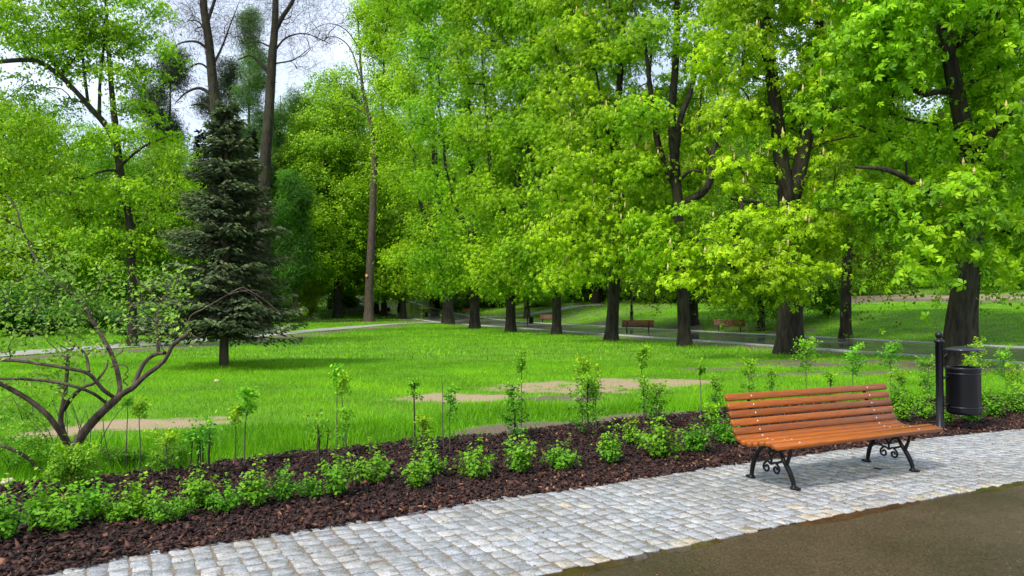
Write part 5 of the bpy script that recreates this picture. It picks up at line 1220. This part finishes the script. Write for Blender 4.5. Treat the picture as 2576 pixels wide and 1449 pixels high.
SA = [(318, 1182, 1008, 'thin dark twig sapling just right of the lilac fork', (0, .1), .3, .04, 0, 0), (350, 1192, 1018, 'sapling with a small tuft beside the lilac right limb', (0, .18), .8, .07, 0, 0), (420, 1200, 1105, 'low leafy sapling in the tall grass right of the lilac', (0, .8), 1.3, .16, 0, 0),
      (615, 1178, 988, 'sapling with bright leaf tuft leaning right, right of the dark canes', (0, .28), 1.4, .09, 0, 8), (592, 1180, 1030, 'thinner sapling beside the bright tufted one', (0, .25), .6, .06, 0, 0), (848, 1135, 922, 'taller of two close saplings with dark leaf tufts left of centre', (0, .25), 1.2, .08, 0, 0), (863, 1142, 948, 'shorter of two close saplings left of centre', (0, .25), 1.0, .07, 0, 0), (872, 1150, 1030, 'small leafy shoot at the foot of the two close saplings', (0, .5), .8, .07, 0, 0),
      (1044, 1132, 962, 'sapling with straight black stem and few leaves near the centre', (0, .25), .7, .07, 1, -2), (1060, 1140, 1055, 'bushy short sapling right of the black stemmed one', (0, .7), 1.3, .10, 0, 0), (1118, 1140, 948, 'bare brown stick sapling without leaves', (0, .02), 0, .03, 0, -8), (1132, 1138, 975, 'sapling with loose leaves right of the bare stick', (0, .4), .9, .06, 0, 0),
      (1312, 1090, 888, 'tallest slim sapling crossing the left end of the sand patch', (0, .22), 1.0, .09, 0, 0), (1294, 1106, 975, 'leafy sapling left of the tallest slim one, in front of the sand', (0, .75), 2.6, .15, 1, 0), (1480, 1104, 960, 'dense dark leafed sapling in front of the sand patch', (0, .75), 3.4, .17, 1, 0), (1466, 1085, 908, 'sapling with airy bright tip over the sand patch', (0, .35), 1.3, .11, 0, 0), (1500, 1082, 930, 'sapling right of the airy tipped one', (0, .4), .9, .10, 0, 0),
      (1618, 1070, 878, 'sapling with bright yellow green tip right of the sand patch', (0, .24), 1.3, .10, 0, 0), (1650, 1082, 975, 'dense short sapling right of the sand patch', (0, .85), 2.6, .15, 0, 0), (1622, 1070, 960, 'loose sapling below the yellow tipped one', (0, .6), 1.2, .10, 0, 0), (1762, 1062, 912, 'thin sapling with small bright tuft left of the bench', (0, .2), .8, .06, 0, 0), (1800, 1050, 950, 'dark leafed sapling close left of the bench', (0, .6), 1.4, .09, 0, 0), (1795, 1090, 1030, 'low leafy sapling touching the bench corner', (0, .7), 1.6, .10, 0, 0),
      (1883, 1020, 912, 'bright narrow sapling above the bench left end', (0, .7), 2.0, .14, 0, 0), (1943, 1012, 932, 'small sapling above the bench backrest, second from its left end', (0, .5), 1.0, .10, 0, 0), (2030, 1008, 862, 'tall sapling with pointed bright head in front of the thickest trunk', (0, .42), 2.8, .20, 0, 0), (2090, 1008, 942, 'short dark sapling above the bench middle', (0, .6), 1.0, .10, 1, 0), (2145, 1004, 880, 'round headed sapling above the bench backrest right half', (0, .42), 2.4, .18, 0, 0),
      (2240, 1006, 868, 'tall two tiered sapling above the bench right end', (0, .36), 2.2, .17, 0, 0), (2262, 1030, 945, 'bushy short sapling just past the bench right end', (0, .8), 2.0, .18, 0, 0), (2337, 1015, 908, 'sapling left of the bin post', (0, .7), 2.4, .18, 0, 0), (2462, 1006, 868, 'tall narrow headed sapling right of the bin', (0, .5), 2.6, .17, 0, 0), (2440, 1012, 912, 'sapling half behind the bin body', (0, .4), 1.4, .16, 0, 0), (2530, 1004, 890, 'sapling with two leafy tiers near the right edge', (0, .5), 2.0, .18, 0, 0), (2562, 1010, 930, 'shorter sapling closest to the right edge', (0, .5), 1.6, .18, 0, 0)]
for i, (u, v, vt, lab, lf, dn, w_, dk, ln) in enumerate(SA):
    sapling(u, v, vt, lab, (lf[0], min(.9, lf[1] * 1.45)), i, dn * 1.9, w_ * 1.0, bool(dk), ln, lsz=.047)
def canes(u, v, vt, n, spread_, lab, tuft, seed):
    g = np.random.default_rng(seed); p = gp(u, v); h = (v - vt) / FPX * p[1]
    root = empty('cane_bundle', tuple(p), lab, 'young shrub', 'bundles of dark upright canes in the mulch')
    tips = []
    for i in range(n):
        x = (i / (n - 1) - .5) * spread_ + g.normal(0, .01); y_ = g.normal(0, .06); hh = h * g.uniform(.7, 1.0)
        mb = MB(); mb.tube([(x, y_, -.02), (x + g.normal(0, .01), y_, hh * .5), (x + g.normal(0, .015), y_, hh)], [.0085, .0075, .006], 6)
        mb.build('cane', M_BARK, root); tips += [(x, y_, hh * 1.0), (x + .03, y_, hh * .92), (x - .03, y_, hh * 1.08)]
    tips = np.array(tips); m_ = int(tuft); ti = g.integers(0, len(tips), m_)
    q = tips[ti] + g.normal(0, 1, (m_, 3)) * [.05, .04, .05] + [0, 0, .03]
    place_leaves('leaves', kite(1, .55, .1, .25), q, g.normal(0, .5, (m_, 3)) + [0, 0, .7], .045 * g.uniform(.6, 1.2, m_), M_SAPL, root, np.clip(g.normal(.3, .2, m_), 0, 1))
canes(512, 1208, 1085, 6, .17, 'bundle of five or six dark canes with a bluish green tuft, left', 480, 5)
canes(800, 1200, 1060, 4, .10, 'smaller bundle of thin dark canes with pale sparse leaves, left of centre', 150, 6)
# leafy clumps in the tall grass at left and weeds at the lilac foot
for i, (u, v, rx, rz_, lab) in enumerate(((30, 1195, .40, .26, 'leafy green clump at the left edge below the lilac'), (60, 1075, .38, .30, 'dense leafy shrub at the left edge behind the lilac limbs'), (440, 1170, .22, .14, 'low leafy weed clump in the grass right of the lilac'), (170, 1245, .16, .26, 'leafy shoots hiding the lilac foot'), (320, 1170, .2, .12, 'weed clump in tall grass just right of the lilac foot'))):
    p = gp(u, v); make_bush('leafy_clump', tuple(p), rx, rz_, lab, 900 + i, mat=M_SHRUB, lsize=.028, n=700, cat='plant', stems=8)

# =================================================================== STONES, TWIG
def stone(u, v, s_, lab, seed, mat=None, name='stone'):
    g = np.random.default_rng(seed); bm = MB(); n1, n2 = 9, 7
    V = []
    for i in range(n2):
        ph = math.pi * i / (n2 - 1)
        for j in range(n1):
            th = 6.283 * j / n1; r_ = 1 + g.normal(0, .13)
            V.append((math.sin(ph) * math.cos(th) * s_ * r_ * 1.3, math.sin(ph) * math.sin(th) * s_ * r_, math.cos(ph) * s_ * .7 * r_))
    F = [(i * n1 + j, i * n1 + (j + 1) % n1, (i + 1) * n1 + (j + 1) % n1, (i + 1) * n1 + j) for i in range(n2 - 1) for j in range(n1)]
    bm.add(V, F); o_ = bm.build(name, mat or M_STONE, None); p = gp(u, v); o_.location = (p[0], p[1], s_ * .3 + .015); o_.rotation_euler = (0, 0, g.uniform(0, 6))
    return tag(o_, lab, 'stone', 'pale stones at the back edge of the mulch')
stone(200, 1212, .045, 'yellowish stone right of the lilac foot', 1); stone(222, 1222, .03, 'small pale stone beside the yellowish one', 2); stone(250, 1224, .035, 'pale flat stone farthest right in the group by the lilac', 3)
stone(150, 1220, .03, 'pale stone left of the lilac foot', 4); stone(20, 1222, .05, 'sandy stone at the left picture edge', 5); stone(838, 1152, .03, 'orange brown wood piece below the two close saplings', 6, M_CUT, 'wood_piece')
mb = MB(); mb.tube([(0, 0, 0), (.03, .01, .006), (.055, .035, 0), (.06, .06, .002)], [.006, .009, .008, .004], 7)
o_ = mb.build('twig', M_BARK); p = gp(2197, 1187); o_.location = (p[0], p[1], .036); o_.rotation_euler = (0, 0, R(-75)); tag(o_, 'short dark crooked twig lying on the setts under the bench', 'twig')
p = gp(545, 960); stone(545, 960, .055, 'small sandy clod lying on the lawn right of the lilac', 8, name='clod')
print('polys', sum(len(o.data.polygons) for o in COL.objects if o.type == 'MESH'), 'objects', len(COL.objects))
